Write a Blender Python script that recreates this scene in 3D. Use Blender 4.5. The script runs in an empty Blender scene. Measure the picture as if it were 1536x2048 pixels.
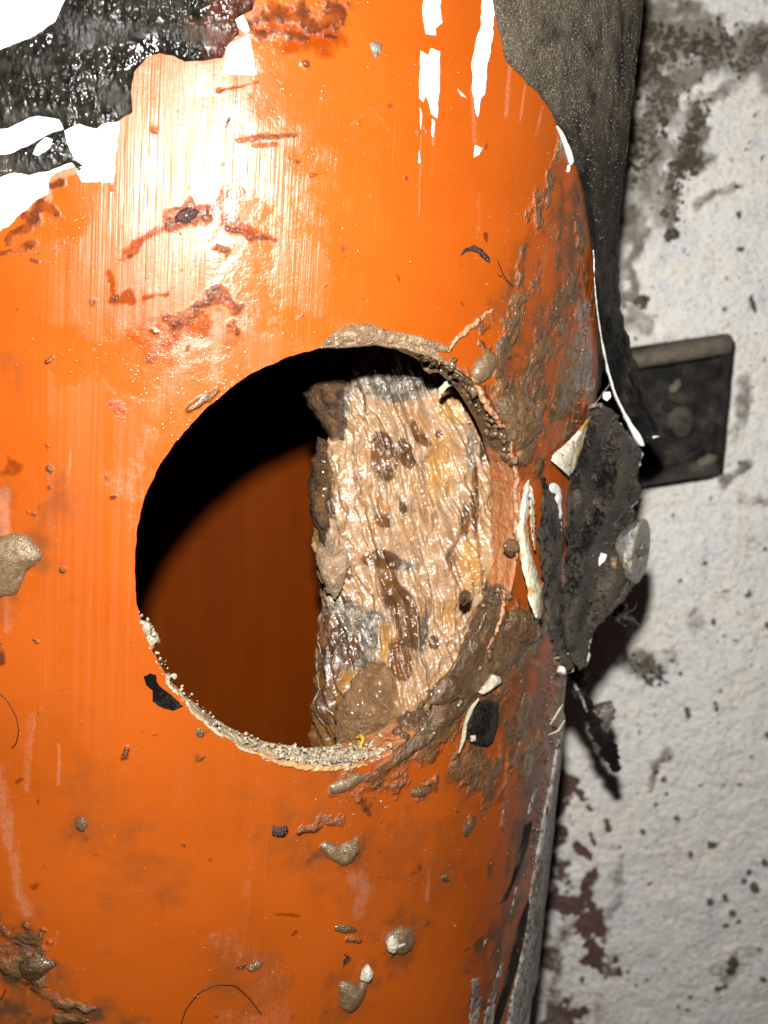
import bpy, math, random
import numpy as np
from mathutils import Vector, Matrix
from mathutils.geometry import delaunay_2d_cdt

# ------------------------------------------------------------------ camera, world, light, exposure
W, H, F = 1536.0, 2048.0, 2200.0            # photograph frame and focal length in its pixels
CAM = np.array([1.4, -157.0, 25.5])         # mm; the pipe axis is the Z axis
PITCH, YAW, ROLL = (math.radians(a) for a in (10.84, 9.55, 4.16))
MM = 0.001
scene = bpy.context.scene
col = scene.collection


def axes():
    cp, sp, cy, sy = math.cos(PITCH), math.sin(PITCH), math.cos(YAW), math.sin(YAW)
    f = np.array([sy * cp, cy * cp, -sp]); r = np.array([cy, -sy, 0.0]); u = np.cross(r, f)
    c, s = math.cos(ROLL), math.sin(ROLL)
    return c * r + s * u, -s * r + c * u, f


RT, UP, FW = axes()
cd = bpy.data.cameras.new('camera')
cam = bpy.data.objects.new('camera', cd); col.objects.link(cam)
m = Matrix(((RT[0], UP[0], -FW[0], CAM[0] * MM), (RT[1], UP[1], -FW[1], CAM[1] * MM),
            (RT[2], UP[2], -FW[2], CAM[2] * MM), (0, 0, 0, 1)))
cam.matrix_world = m
cd.sensor_fit = 'VERTICAL'; cd.sensor_height = 36.0; cd.sensor_width = 27.0
cd.lens = F / H * 36.0
cd.clip_start = 0.005; cd.clip_end = 20.0
cd.dof.use_dof = True; cd.dof.focus_distance = 0.110; cd.dof.aperture_fstop = 45.0
scene.camera = cam

world = bpy.data.worlds.new('World'); scene.world = world
world.use_nodes = True
bg = world.node_tree.nodes['Background']
bg.inputs['Color'].default_value = (0.9, 0.95, 1.0, 1); bg.inputs['Strength'].default_value = 0.012

# the phone's flash, a small lamp just above and left of the lens
ld = bpy.data.lights.new('phone_flash', 'AREA'); ld.shape = 'DISK'; ld.size = 0.0042; ld.energy = 0.42; ld.spread = math.radians(150)
ld.color = (1.0, 0.965, 0.91)
lo = bpy.data.objects.new('phone_flash', ld); col.objects.link(lo)
lp = CAM + RT * -1.3 + UP * 18.5 - FW * 1.0
lo.matrix_world = Matrix(((RT[0], UP[0], -FW[0], lp[0] * MM), (RT[1], UP[1], -FW[1], lp[1] * MM),
                          (RT[2], UP[2], -FW[2], lp[2] * MM), (0, 0, 0, 1)))
scene.view_settings.view_transform = 'Standard'; scene.view_settings.look = 'None'
scene.view_settings.exposure = 0.0; scene.view_settings.gamma = 1.0
scene.render.engine = 'CYCLES'
scene.cycles.max_bounces = 8

# ------------------------------------------------------------------ geometry of the place (mm)
R, T = 55.0, 5.0                       # drain pipe outer radius, wall thickness
PHI, RH = math.radians(18.2), 21.6     # azimuth and radius of the cut hole, its axis through z = 0
rng = np.random.default_rng(7); random.seed(7)


def ray(px, py):
    px = np.asarray(px, float); py = np.asarray(py, float)
    return FW + RT * ((px - W / 2) / F)[..., None] + UP * ((H / 2 - py) / F)[..., None]


def at(px, py, D):
    """point seen at a place of the photograph, D mm deep along the viewing axis"""
    return CAM + ray(px, py) * np.asarray(D, float)[..., None]


def on_pipe(px, py, rad=R):
    """(s, z) surface coordinates on the pipe, mm"""
    d = ray(px, py)
    a = d[..., 0]**2 + d[..., 1]**2; b = CAM[0] * d[..., 0] + CAM[1] * d[..., 1]; c = CAM[0]**2 + CAM[1]**2 - rad**2
    t = (-b - np.sqrt(np.maximum(b * b - a * c, 0))) / a
    P = CAM + d * t[..., None]
    return np.stack([rad * np.arctan2(P[..., 0], -P[..., 1]), P[..., 2]], -1), t


def cylpt(s, z, h=0.0, rad=R):
    th = s / rad
    return np.stack([(rad + h) * np.sin(th), -(rad + h) * np.cos(th), z], -1)


PSI = math.radians(10.0)
WN = np.array([math.sin(PSI), math.cos(PSI), 0.0]); WE = np.array([math.cos(PSI), -math.sin(PSI), 0.0])
WY = float(at(1300, 1200, 217.0) @ WN)


def on_wall(px, py):
    d = ray(px, py); t = (WY - CAM @ WN) / (d @ WN)
    P = CAM + d * t[..., None]
    return np.stack([P @ WE, P[..., 2]], -1), t


def wallpt(u, z, h=0.0):
    return np.asarray(u)[..., None] * WE + np.asarray(WY - h)[..., None] * WN + np.asarray(z)[..., None] * np.array([0, 0, 1.0])


# ------------------------------------------------------------------ noise
def _hash(i, j, k, seed):
    n = (i * 374761393 + j * 668265263 + k * 2147483647 + seed * 1274126177) & 0xFFFFFFFF
    n = ((n ^ (n >> 13)) * 1274126177) & 0xFFFFFFFF
    n = ((n ^ (n >> 16)) * 2246822519) & 0xFFFFFFFF
    return ((n ^ (n >> 15)) & 0xFFFFFF) / float(0xFFFFFF)


def vn(x, y, z=None, seed=0):
    x = np.asarray(x, float); y = np.asarray(y, float)
    z = np.zeros_like(x) if z is None else np.asarray(z, float)
    i, j, k = np.floor(x).astype(np.int64), np.floor(y).astype(np.int64), np.floor(z).astype(np.int64)
    fx, fy, fz = x - i, y - j, z - k
    fx, fy, fz = (q * q * q * (q * (q * 6 - 15) + 10) for q in (fx, fy, fz))
    out = 0
    for a in (0, 1):
        for b in (0, 1):
            for c in (0, 1):
                w = (fx if a else 1 - fx) * (fy if b else 1 - fy) * (fz if c else 1 - fz)
                out = out + w * _hash(i + a, j + b, k + c, seed)
    return out


def fbm(x, y, z=None, oct=4, seed=0, gain=0.5):
    tot, amp, nrm, f = 0, 1.0, 0.0, 1.0
    for o in range(oct):
        tot = tot + amp * vn(np.asarray(x) * f + 17.3 * o, np.asarray(y) * f - 9.1 * o, None if z is None else np.asarray(z) * f, seed + o)
        nrm += amp; amp *= gain; f *= 2.03
    return tot / nrm - 0.5


def sstep(a, b, x):
    t = np.clip((x - a) / (b - a), 0, 1)
    return t * t * (3 - 2 * t)


# ------------------------------------------------------------------ object helpers
def tag(o, label=None, cat=None, group=None, kind=None):
    for k, v in (('label', label), ('category', cat), ('group', group), ('kind', kind)):
        if v: o[k] = v
    return o


def mk(name, V, faces, mats, parent=None, attrs=None, smooth=True, mi=None, origin=None):
    V = np.asarray(V, float)
    if origin is None: origin = V.mean(0) if parent is None else np.zeros(3)
    org = np.asarray(origin, float)
    me = bpy.data.meshes.new(name)
    nv = len(V)
    if isinstance(faces, np.ndarray):
        nf, k = faces.shape
        me.vertices.add(nv); me.vertices.foreach_set('co', ((V - org) * MM).astype(np.float32).ravel())
        me.loops.add(nf * k); me.loops.foreach_set('vertex_index', faces.astype(np.int32).ravel())
        me.polygons.add(nf); me.polygons.foreach_set('loop_start', (np.arange(nf) * k).astype(np.int32))
        me.update(calc_edges=True)
    else:
        me.from_pydata([tuple(v) for v in (V - org) * MM], [], [tuple(int(i) for i in f) for f in faces]); nf = len(faces)
    for mt in (mats if isinstance(mats, (list, tuple)) else [mats]): me.materials.append(mt)
    if mi is not None: me.polygons.foreach_set('material_index', np.asarray(mi, np.int32))
    me.polygons.foreach_set('use_smooth', np.full(len(me.polygons), bool(smooth)))
    for k, a in (attrs or {}).items():
        a = np.asarray(a, np.float32)
        if a.ndim == 1:
            at_ = me.attributes.new(k, 'FLOAT', 'POINT'); at_.data.foreach_set('value', a)
        else:
            at_ = me.attributes.new(k, 'FLOAT_VECTOR', 'POINT'); at_.data.foreach_set('vector', a.ravel())
    me.validate(); me.update()
    o = bpy.data.objects.new(name, me); col.objects.link(o)
    o.location = Vector(org * MM)
    if parent:
        o.parent = parent
        o.matrix_parent_inverse = Matrix.Translation(-parent.location)
    return o


def thing(name, label, cat, loc, group=None):
    o = bpy.data.objects.new(name, None); col.objects.link(o)
    o.location = Vector(np.asarray(loc, float) * MM); o.empty_display_size = 0.01
    return tag(o, label, cat, group)


def merge(parts):
    """[(V, F, ...)] of triangles or quads -> V, list of faces"""
    Vs, Fs, n = [], [], 0
    for v, f in parts:
        Vs.append(np.asarray(v, float)); Fs += [tuple(i + n for i in q) for q in np.asarray(f).tolist()] if isinstance(f, np.ndarray) else [tuple(i + n for i in q) for q in f]
        n += len(v)
    return np.concatenate(Vs), Fs


def grid_faces(nu, nv, wrap=False):
    i, j = np.meshgrid(np.arange(nu - (0 if wrap else 1)), np.arange(nv - 1), indexing='ij')
    i2 = (i + 1) % nu
    return np.stack([i * nv + j, i2 * nv + j, i2 * nv + j + 1, i * nv + j + 1], -1).reshape(-1, 4)


def inside(poly, P):
    x, y = P[:, 0], P[:, 1]; c = np.zeros(len(P), bool)
    q = np.roll(poly, -1, 0)
    for (x0, y0), (x1, y1) in zip(poly, q):
        k = (y0 > y) != (y1 > y)
        c ^= k & (x < (x1 - x0) * (y - y0) / ((y1 - y0) if y1 != y0 else 1e-9) + x0)
    return c


def seg_dist(P, A, B):
    d = B - A; l = max(d @ d, 1e-12)
    t = np.clip(((P - A) @ d) / l, 0, 1)
    return np.linalg.norm(P - (A + t[:, None] * d), axis=1)


def poly_dist(P, poly, closed=True):
    out = np.full(len(P), 1e9)
    n = len(poly)
    for i in range(n if closed else n - 1):
        out = np.minimum(out, seg_dist(P, poly[i], poly[(i + 1) % n]))
    return out


def cdt(poly, cell, jit=0.0, seed=0):
    poly = np.asarray(poly, float); pts = []
    for i in range(len(poly)):
        a, b = poly[i], poly[(i + 1) % len(poly)]
        n = max(1, int(np.linalg.norm(b - a) / cell)); t = np.arange(n) / n
        pts.append(a + (b - a) * t[:, None])
    B = np.concatenate(pts)
    if jit:
        d = np.roll(B, -1, 0) - np.roll(B, 1, 0); nrm = np.stack([d[:, 1], -d[:, 0]], -1)
        nrm /= np.linalg.norm(nrm, axis=1)[:, None] + 1e-9
        B = B + nrm * (fbm(B[:, 0] / (cell * 4), B[:, 1] / (cell * 4), oct=3, seed=seed, gain=.65) * 2 * jit)[:, None]
    lo_, hi = B.min(0), B.max(0)
    gx, gy = np.meshgrid(np.arange(lo_[0], hi[0], cell), np.arange(lo_[1], hi[1], cell), indexing='ij')
    G = np.stack([gx.ravel(), gy.ravel()], -1); G += np.random.default_rng(seed).uniform(-.25, .25, G.shape) * cell
    G = G[inside(B, G)]
    if len(G): G = G[poly_dist(G, B) > cell * .45]
    A = np.concatenate([B, G]) if len(G) else B
    res = delaunay_2d_cdt([Vector(p) for p in A], [], [list(range(len(B)))], 1, 1e-6)
    V = np.array([tuple(v) for v in res[0]]); Fc = [tuple(f) for f in res[2] if len(f) >= 3]
    return V, Fc, poly_dist(V, B)


def shell(uv, Fc, top, bot):
    """closed shell between top and bottom copies of a triangulated patch"""
    n = len(uv); V = np.concatenate([top, bot])
    # orient
    cnt = {}
    for f in Fc:
        for i in range(len(f)):
            a, b = f[i], f[(i + 1) % len(f)]
            cnt[(a, b)] = 1
    Fs = list(Fc) + [tuple(n + i for i in reversed(f)) for f in Fc]
    for (a, b) in cnt:
        if (b, a) not in cnt: Fs.append((b, a, a + n, b + n))
    return V, Fs


def px_poly_pipe(pts):
    pts = np.asarray(pts, float)
    return on_pipe(pts[:, 0], pts[:, 1])[0]


def pipe_patch(pts, hfun, cell=.35, jit=.12, seed=0, bot=-.12, sz=False, k=None):
    """patch of something lying on the pipe: returns V, F, (s,z), distance to its edge"""
    poly = np.asarray(pts, float) if sz else px_poly_pipe(pts)
    uv, Fc, d = cdt(poly, cell, jit, seed)
    h = hfun(uv[:, 0], uv[:, 1], d) if k is None else hfun(uv[:, 0], uv[:, 1], d, dome_of(d, Fc, k))
    V, Fs = shell(uv, Fc, cylpt(uv[:, 0], uv[:, 1], h), cylpt(uv[:, 0], uv[:, 1], bot))
    return V, Fs, np.concatenate([uv, uv]), np.concatenate([d, d * 0])


def relax(h, Fc, fixed, it=14):
    E_ = np.array([(f[i], f[(i + 1) % len(f)]) for f in Fc for i in range(len(f))]); n = len(h)
    deg_ = np.bincount(E_.ravel(), minlength=n).astype(float)
    for _ in range(it):
        a = np.bincount(E_[:, 0], h[E_[:, 1]], n) + np.bincount(E_[:, 1], h[E_[:, 0]], n)
        h = np.where(fixed, h, .3 * h + .7 * a / np.maximum(deg_, 1))
    return h


def dome_of(d, Fc, k):
    q = relax(np.minimum(d / (k * 1.7), 1.0), Fc, d < 1e-4)
    return np.sqrt(np.clip(1 - (1 - np.clip(q, 0, 1))**2, 0, 1))


def lump(pts, D, thick, cell=.5, jit=.15, seed=0, rough=.3, back=.6, grad=(0, 0), k=1.5, lumpy=.4, hfun=None):
    """solid lump with this outline seen from the camera, D mm deep, domed front and back"""
    pts = np.asarray(pts, float); c = pts.mean(0)
    sc = D / F
    poly = np.stack([(pts[:, 0] - W / 2) * sc, (H / 2 - pts[:, 1]) * sc], -1)
    uv, Fc, d = cdt(poly, cell, jit, seed)
    px = uv[:, 0] / sc + W / 2; py = H / 2 - uv[:, 1] / sc
    Dd = D + grad[0] * (px - c[0]) + grad[1] * (py - c[1])
    dome = thick * dome_of(d, Fc, k)
    nz = (fbm(uv[:, 0] * lumpy, uv[:, 1] * lumpy, oct=5, seed=seed + 5, gain=.6) + .35 * np.abs(fbm(uv[:, 0] * lumpy * 2.5, uv[:, 1] * lumpy * 2.5, oct=3, seed=seed + 6))) * 2 * rough * np.clip(d / k, 0, 1)
    if hfun is not None: nz = nz + hfun(px, py, d)
    top = at(px, py, Dd - dome - nz); bot = at(px, py, Dd + dome * back)
    V, Fs = shell(uv, Fc, top, bot)
    return V, Fs, d


def resample(P, n):
    P = np.asarray(P, float); l = np.concatenate([[0], np.cumsum(np.linalg.norm(np.diff(P, axis=0), axis=1))])
    # Catmull-like smoothing by linear resample then box blur
    t = np.linspace(0, l[-1], n); Q = np.stack([np.interp(t, l, P[:, i]) for i in range(P.shape[1])], -1)
    for _ in range(max(1, n // 14)):
        Q[1:-1] = (Q[:-2] + 2 * Q[1:-1] + Q[2:]) / 4
    return Q


def ribbon(L, Rr, n=60, mcols=8, bulge=0.0, thick=.4, rough=.1, seed=0, fray=0.0, crease=0.0):
    """sheet between two edges given as (px, py, depth) polylines, with real thickness"""
    l, r = resample(L, n), resample(Rr, n)
    t = np.linspace(0, 1, mcols)
    P = l[:, None] * (1 - t)[None, :, None] + r[:, None] * t[None, :, None]
    if fray: P[..., 0] += (fbm(np.arange(n)[:, None] * (24.0 / n) + t * 0, t[None] * 2 + np.zeros((n, 1)), seed=seed) * 2 * fray)
    P[..., 2] -= bulge * np.sin(np.pi * t)[None]
    P[..., 2] += fbm(P[..., 0] * .05, P[..., 1] * .05, oct=3, seed=seed + 1) * 2 * rough
    if crease: P[..., 2] += crease * 2 * fbm(t[None] * 7 + np.linspace(0, 1.2, n)[:, None], np.linspace(0, 3, n)[:, None] + 0 * t[None], oct=4, seed=seed + 2, gain=.6)
    A = at(P[..., 0], P[..., 1], P[..., 2]).reshape(-1, 3)
    Bk = at(P[..., 0], P[..., 1], P[..., 2] + thick).reshape(-1, 3)
    q = grid_faces(n, mcols)
    return shell(np.zeros((len(A), 2)), [tuple(f) for f in q.tolist()], A, Bk)


def tube(P, rad, k=7, n=None, taper=None):
    P = np.asarray(P, float)
    if n: P = resample(P, n)
    m_ = len(P); d = np.gradient(P, axis=0); d /= np.linalg.norm(d, axis=1)[:, None] + 1e-12
    ref = np.array([.31, .47, .83]); a = np.cross(d, ref); a /= np.linalg.norm(a, axis=1)[:, None] + 1e-12; b = np.cross(d, a)
    rr = np.full(m_, rad) if taper is None else rad * np.interp(np.linspace(0, 1, m_), np.linspace(0, 1, len(taper)), taper)
    ang = np.linspace(0, 2 * np.pi, k, endpoint=False)
    V = P[:, None] + rr[:, None, None] * (np.cos(ang)[None, :, None] * a[:, None] + np.sin(ang)[None, :, None] * b[:, None])
    Fs = []
    for i in range(m_ - 1):
        for j in range(k):
            Fs.append((i * k + j, i * k + (j + 1) % k, (i + 1) * k + (j + 1) % k, (i + 1) * k + j))
    Fs.append(tuple(range(k))[::-1]); Fs.append(tuple((m_ - 1) * k + j for j in range(k)))
    return V.reshape(-1, 3), Fs


_t = (1 + 5**.5) / 2
ICO_V = np.array([(-1, _t, 0), (1, _t, 0), (-1, -_t, 0), (1, -_t, 0), (0, -1, _t), (0, 1, _t), (0, -1, -_t), (0, 1, -_t), (_t, 0, -1), (_t, 0, 1), (-_t, 0, -1), (-_t, 0, 1)]) / math.hypot(1, _t)
ICO_F = np.array([(0, 11, 5), (0, 5, 1), (0, 1, 7), (0, 7, 10), (0, 10, 11), (1, 5, 9), (5, 11, 4), (11, 10, 2), (10, 7, 6), (7, 1, 8), (3, 9, 4), (3, 4, 2), (3, 2, 6), (3, 6, 8), (3, 8, 9), (4, 9, 5), (2, 4, 11), (6, 2, 10), (8, 6, 7), (9, 8, 1)])


def ico2():
    V = ICO_V.tolist(); mid = {}; Fs = []
    def mp(a, b):
        k = (min(a, b), max(a, b))
        if k not in mid:
            p = np.array(V[a]) + np.array(V[b]); V.append((p / np.linalg.norm(p)).tolist()); mid[k] = len(V) - 1
        return mid[k]
    for a, b, c in ICO_F:
        x, y, z = mp(a, b), mp(b, c), mp(c, a)
        Fs += [(a, x, z), (b, y, x), (c, z, y), (x, y, z)]
    return np.array(V), np.array(Fs)


ICO2_V, ICO2_F = ico2()


def grains(P, size, N=None, flat=.7, seed=0, fine=False, rough=.25):
    """many small irregular grains at points P: one V, F (triangles)"""
    g = np.random.default_rng(seed); n = len(P)
    BV, BF = (ICO2_V, ICO2_F) if fine else (ICO_V, ICO_F)
    q = g.normal(size=(n, 4)); q /= np.linalg.norm(q, axis=1)[:, None]
    w, x, y, z = q.T
    Rm = np.stack([1 - 2 * (y * y + z * z), 2 * (x * y - w * z), 2 * (x * z + w * y), 2 * (x * y + w * z), 1 - 2 * (x * x + z * z), 2 * (y * z - w * x), 2 * (x * z - w * y), 2 * (y * z + w * x), 1 - 2 * (x * x + y * y)], -1).reshape(n, 3, 3)
    sc = np.stack([g.uniform(.7, 1.4, n), g.uniform(.7, 1.2, n), g.uniform(.45, .9, n)], -1)
    loc = BV[None] * (1 + g.uniform(-rough, rough, (n, len(BV), 1))) * sc[:, None]
    V = np.einsum('nij,nkj->nki', Rm, loc) * np.asarray(size)[:, None, None] + P[:, None]
    Fs = (BF[None] + (np.arange(n) * len(BV))[:, None, None]).reshape(-1, 3)
    return V.reshape(-1, 3), Fs


# ------------------------------------------------------------------ material helper
class Mat:
    def __init__(s, name):
        s.m = bpy.data.materials.new(name); s.m.use_nodes = True; s.nt = s.m.node_tree
        s.b = next(n for n in s.nt.nodes if n.type == 'BSDF_PRINCIPLED')
        s._pos = None

    def new(s, t, **kw):
        n = s.nt.nodes.new(t)
        for k, v in kw.items(): setattr(n, k, v)
        return n

    def put(s, sock, v):
        if hasattr(v, 'is_output'): s.nt.links.new(v, sock)
        elif isinstance(v, (tuple, list)):
            sock.default_value = tuple(v) + ((1.0,) if len(v) == 3 and sock.type == 'RGBA' else ())
        else: sock.default_value = v

    def pos(s):           # world position in mm
        if s._pos is None:
            g = s.new('ShaderNodeNewGeometry'); v = s.new('ShaderNodeVectorMath', operation='SCALE')
            s.nt.links.new(g.outputs['Position'], v.inputs[0]); v.inputs['Scale'].default_value = 1000.0; s._pos = v.outputs[0]
        return s._pos

    def attr(s, name, vec=False):
        n = s.new('ShaderNodeAttribute'); n.attribute_name = name
        return n.outputs['Vector' if vec else 'Fac']

    def vmul(s, v, xyz):
        n = s.new('ShaderNodeVectorMath', operation='MULTIPLY'); s.put(n.inputs[0], v); n.inputs[1].default_value = xyz
        return n.outputs[0]

    def noise(s, vec, scale, detail=3, rough=.55, dist=0.0):
        n = s.new('ShaderNodeTexNoise'); s.put(n.inputs['Vector'], vec); n.inputs['Scale'].default_value = scale
        n.inputs['Detail'].default_value = detail; n.inputs['Roughness'].default_value = rough; n.inputs['Distortion'].default_value = dist
        return n.outputs['Fac']

    def voro(s, vec, scale, feat='F1', out='Distance', rnd=1.0):
        n = s.new('ShaderNodeTexVoronoi', feature=feat); s.put(n.inputs['Vector'], vec); n.inputs['Scale'].default_value = scale
        n.inputs['Randomness'].default_value = rnd
        return n.outputs[out]

    def ma(s, op, a, b=0.0, c=None):
        n = s.new('ShaderNodeMath', operation=op); s.put(n.inputs[0], a); s.put(n.inputs[1], b)
        if c is not None: s.put(n.inputs[2], c)
        return n.outputs[0]

    def ss(s, x, a, b, lo=0.0, hi=1.0):
        n = s.new('ShaderNodeMapRange', interpolation_type='SMOOTHSTEP'); s.put(n.inputs['Value'], x)
        n.inputs['From Min'].default_value = a; n.inputs['From Max'].default_value = b
        n.inputs['To Min'].default_value = lo; n.inputs['To Max'].default_value = hi
        return n.outputs['Result']

    def mix(s, f, a, b):
        n = s.new('ShaderNodeMix', data_type='RGBA'); s.put(n.inputs[0], f); s.put(n.inputs[6], a); s.put(n.inputs[7], b)
        return n.outputs[2]

    def mixf(s, f, a, b):
        n = s.new('ShaderNodeMix', data_type='FLOAT'); s.put(n.inputs[0], f); s.put(n.inputs[2], a); s.put(n.inputs[3], b)
        return n.outputs[0]

    def edge(s, mask, nz, amp=.8, a=.4, b=.6):
        """sharpen a soft mask with a noise-ragged edge"""
        return s.ss(s.ma('ADD', mask, s.ma('MULTIPLY', s.ma('SUBTRACT', nz, .5), amp)), a, b)

    def bump(s, h, dist=.001, strength=1.0, normal=None):
        n = s.new('ShaderNodeBump'); s.put(n.inputs['Height'], h); n.inputs['Distance'].default_value = dist
        n.inputs['Strength'].default_value = strength
        if normal is not None: s.put(n.inputs['Normal'], normal)
        return n.outputs['Normal']

    def set(s, **kw):
        for k, v in kw.items(): s.put(s.b.inputs[k.replace('_', ' ')], v)
        return s.m


def grimy(name, c1, c2, c3=None, f1=.25, f2=1.4, rough=(.35, .7), bump=.25, bf=2.5, coat=0.0, spec=.5, speck=None, fine=.06):
    """generic procedural dirt-mottled material"""
    M = Mat(name); p = M.pos()
    n1 = M.noise(p, f1, 4, .6); n2 = M.noise(p, f2, 5, .65)
    c = M.mix(M.ss(n1, .35, .65), c1, c2)
    if c3: c = M.mix(M.ss(n2, .5, .68), c, c3)
    if speck: c = M.mix(M.ss(M.noise(p, 5.0, 2, .5), .62, .7), c, speck)
    h = M.ma('ADD', M.ma('MULTIPLY', M.noise(p, bf, 5, .65), bump), M.ma('MULTIPLY', M.noise(p, 9.0, 2), fine))
    return M.set(Base_Color=c, Roughness=M.mixf(M.ss(n2, .35, .65), rough[0], rough[1]), Normal=M.bump(h), Coat_Weight=coat, Coat_Roughness=.08, Specular_IOR_Level=spec)


# ------------------------------------------------------------------ materials
def orange_plastic():
    M = Mat('wet_orange_plastic'); p = M.pos(); sz = M.attr('sz', True)
    n_edge = M.noise(p, .9, 6, .68); n_fine = M.noise(p, 2.6, 5, .65)
    broad = M.noise(p, .055, 3)
    st = M.noise(M.vmul(sz, (2.6, .018, 0)), 1.0, 4, .7)          # fine upright scratches
    st2 = M.noise(M.vmul(sz, (.75, .011, 0)), 1.0, 3, .6)
    st3 = M.noise(M.vmul(sz, (7.0, .05, 0)), 1.0, 2, .6)
    wet = M.ma('MULTIPLY', M.edge(M.attr('wet'), n_edge, .9, .15, .85), M.ss(M.noise(p, .8, 5, .65), .3, .6, .55, 1.0))
    haze = M.ss(M.ma('ADD', M.attr('haze'), M.ma('MULTIPLY', M.ma('SUBTRACT', M.ma('ADD', M.ma('MULTIPLY', n_fine, .5), M.ma('MULTIPLY', M.noise(M.vmul(sz, (2.0, .25, 0)), 1.0, 5, .7), .5)), .5), 1.9)), .25, 1.15)
    stain = M.edge(M.attr('stain'), n_edge, .8, .2, .8)
    dark = M.edge(M.attr('dark'), n_fine, 1.2, .25, .85)
    mud = M.edge(M.attr('mud'), n_edge, 1.2, .14, .86)
    film = M.attr('film')
    scr = M.attr('scuff')
    c = M.mix(M.ss(broad, .3, .7), (.235, .0445, .0032), (.28, .0545, .005))
    # scuffed, abraded skin is paler
    sc = M.ma('MULTIPLY', M.ss(M.ma('ADD', M.ma('MULTIPLY', st, .6), M.ma('MULTIPLY', st2, .5)), .45, .72), M.ma('MULTIPLY', scr, M.ma('SUBTRACT', 1.0, wet)))
    c = M.mix(M.ma('MULTIPLY', sc, .5), c, (.29, .085, .028))
    ln = M.ma('MULTIPLY', M.ss(M.noise(M.vmul(sz, (3.4, .02, 0)), 1.0, 1, .5), .66, .76), M.ma('MULTIPLY', M.ss(M.noise(p, .12, 4, .7), .48, .62), M.ma('ADD', scr, .12)))
    c = M.mix(M.ma('MULTIPLY', ln, .5), c, (.36, .13, .05))
    c = M.mix(M.ma('MULTIPLY', haze, .55), c, (.33, .16, .105))
    c = M.mix(M.ma('MULTIPLY', stain, .85), c, (.12, .018, .0012))
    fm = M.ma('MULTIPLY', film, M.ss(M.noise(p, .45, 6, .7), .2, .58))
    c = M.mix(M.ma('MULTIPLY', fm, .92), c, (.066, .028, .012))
    c = M.mix(M.ma('MULTIPLY', dark, M.ss(M.noise(p, .7, 4, .6), .3, .6, .45, .9)), c, M.mix(M.ss(n_fine, .4, .62), (.065, .014, .004), (.02, .012, .009)))
    mudc = M.mix(M.ss(M.noise(p, .6, 5, .6), .35, .65), (.06, .031, .012), (.125, .067, .028))
    mudc = M.mix(M.ss(M.noise(p, 4.0, 3), .6, .72), mudc, (.018, .013, .009))
    c = M.mix(M.ma('MULTIPLY', mud, .9), c, mudc)
    # tiny dark specks everywhere
    sp = M.ma('MULTIPLY', M.ss(M.voro(p, .5, 'F1'), .06, .03), M.ss(M.noise(p, .2, 2), .52, .62))
    c = M.mix(M.ma('MULTIPLY', sp, .75), c, (.05, .012, .004))
    rough = M.mixf(M.ss(st, .3, .7), .23, .31)
    rough = M.mixf(scr, rough, M.mixf(M.ss(st2, .4, .6), .23, .33))
    rough = M.mixf(wet, rough, .2)
    rough = M.mixf(haze, rough, .5)
    rough = M.mixf(mud, rough, M.mixf(M.ss(n_fine, .4, .6), .14, .34))
    rough = M.mixf(M.ma('MAXIMUM', dark, stain), rough, M.mixf(M.ss(n_fine, .4, .6), .1, .2))
    dry = M.ma('SUBTRACT', 1.0, M.ma('MAXIMUM', wet, mud))
    hs = M.ma('MULTIPLY', M.ma('ADD', M.ma('MULTIPLY', st, .05), M.ma('MULTIPLY', st3, .022)), M.ma('MULTIPLY', dry, M.ma('ADD', scr, .3)))
    drops = M.ma('MULTIPLY', M.ss(M.voro(p, 2.3), .3, .1), M.ss(M.noise(p, .35, 3), .5, .6))
    hd = M.ma('MULTIPLY', drops, M.ma('MULTIPLY', wet, .03))
    hm = M.ma('MULTIPLY', M.ma('MAXIMUM', mud, M.ma('MULTIPLY', dark, .16)), M.ma('ADD', M.ma('MULTIPLY', M.noise(p, 1.3, 4, .55), .42), M.ma('MULTIPLY', M.noise(p, 4.0, 2), .06)))
    h = M.ma('ADD', M.ma('ADD', hs, hd), M.ma('ADD', hm, M.ma('MULTIPLY', n_fine, .012)))
    return M.set(Base_Color=c, Roughness=rough, Normal=M.bump(h), Coat_Weight=M.ma('MULTIPLY', M.ma('MAXIMUM', wet, mud), M.ma('MULTIPLY', M.mixf(mud, .2, .8), M.ma('SUBTRACT', 1.0, M.ma('MAXIMUM', dark, stain)))), Coat_Roughness=M.mixf(mud, .13, .07), Specular_IOR_Level=M.mixf(M.ma('MAXIMUM', dark, stain), M.mixf(scr, .4, .24), .07))


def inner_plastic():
    M = Mat('dimmed_inner_orange'); p = M.pos()  # orange darkened to put the dimness inside the pipe into the colour
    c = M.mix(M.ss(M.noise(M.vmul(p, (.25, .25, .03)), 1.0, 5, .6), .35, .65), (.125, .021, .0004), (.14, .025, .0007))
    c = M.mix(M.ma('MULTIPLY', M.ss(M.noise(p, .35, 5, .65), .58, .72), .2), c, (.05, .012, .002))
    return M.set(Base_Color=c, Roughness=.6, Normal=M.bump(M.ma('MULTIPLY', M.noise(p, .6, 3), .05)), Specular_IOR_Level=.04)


def cut_plastic():
    M = Mat('cut_orange_edge'); p = M.pos()
    n = M.noise(p, 1.1, 5, .65)
    c = M.mix(M.ss(n, .3, .6), (.3, .07, .012), (.34, .15, .06))
    c = M.mix(M.edge(M.attr('mud'), M.noise(p, .9, 5, .65), 1.0), c, (.075, .04, .02))
    c = M.mix(M.edge(M.attr('pale'), n, 1.0), c, (.4, .31, .2))
    return M.set(Base_Color=c, Roughness=.38, Normal=M.bump(M.ma('MULTIPLY', M.noise(p, 1.8, 5, .65), .45)), Coat_Weight=.3)


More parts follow.
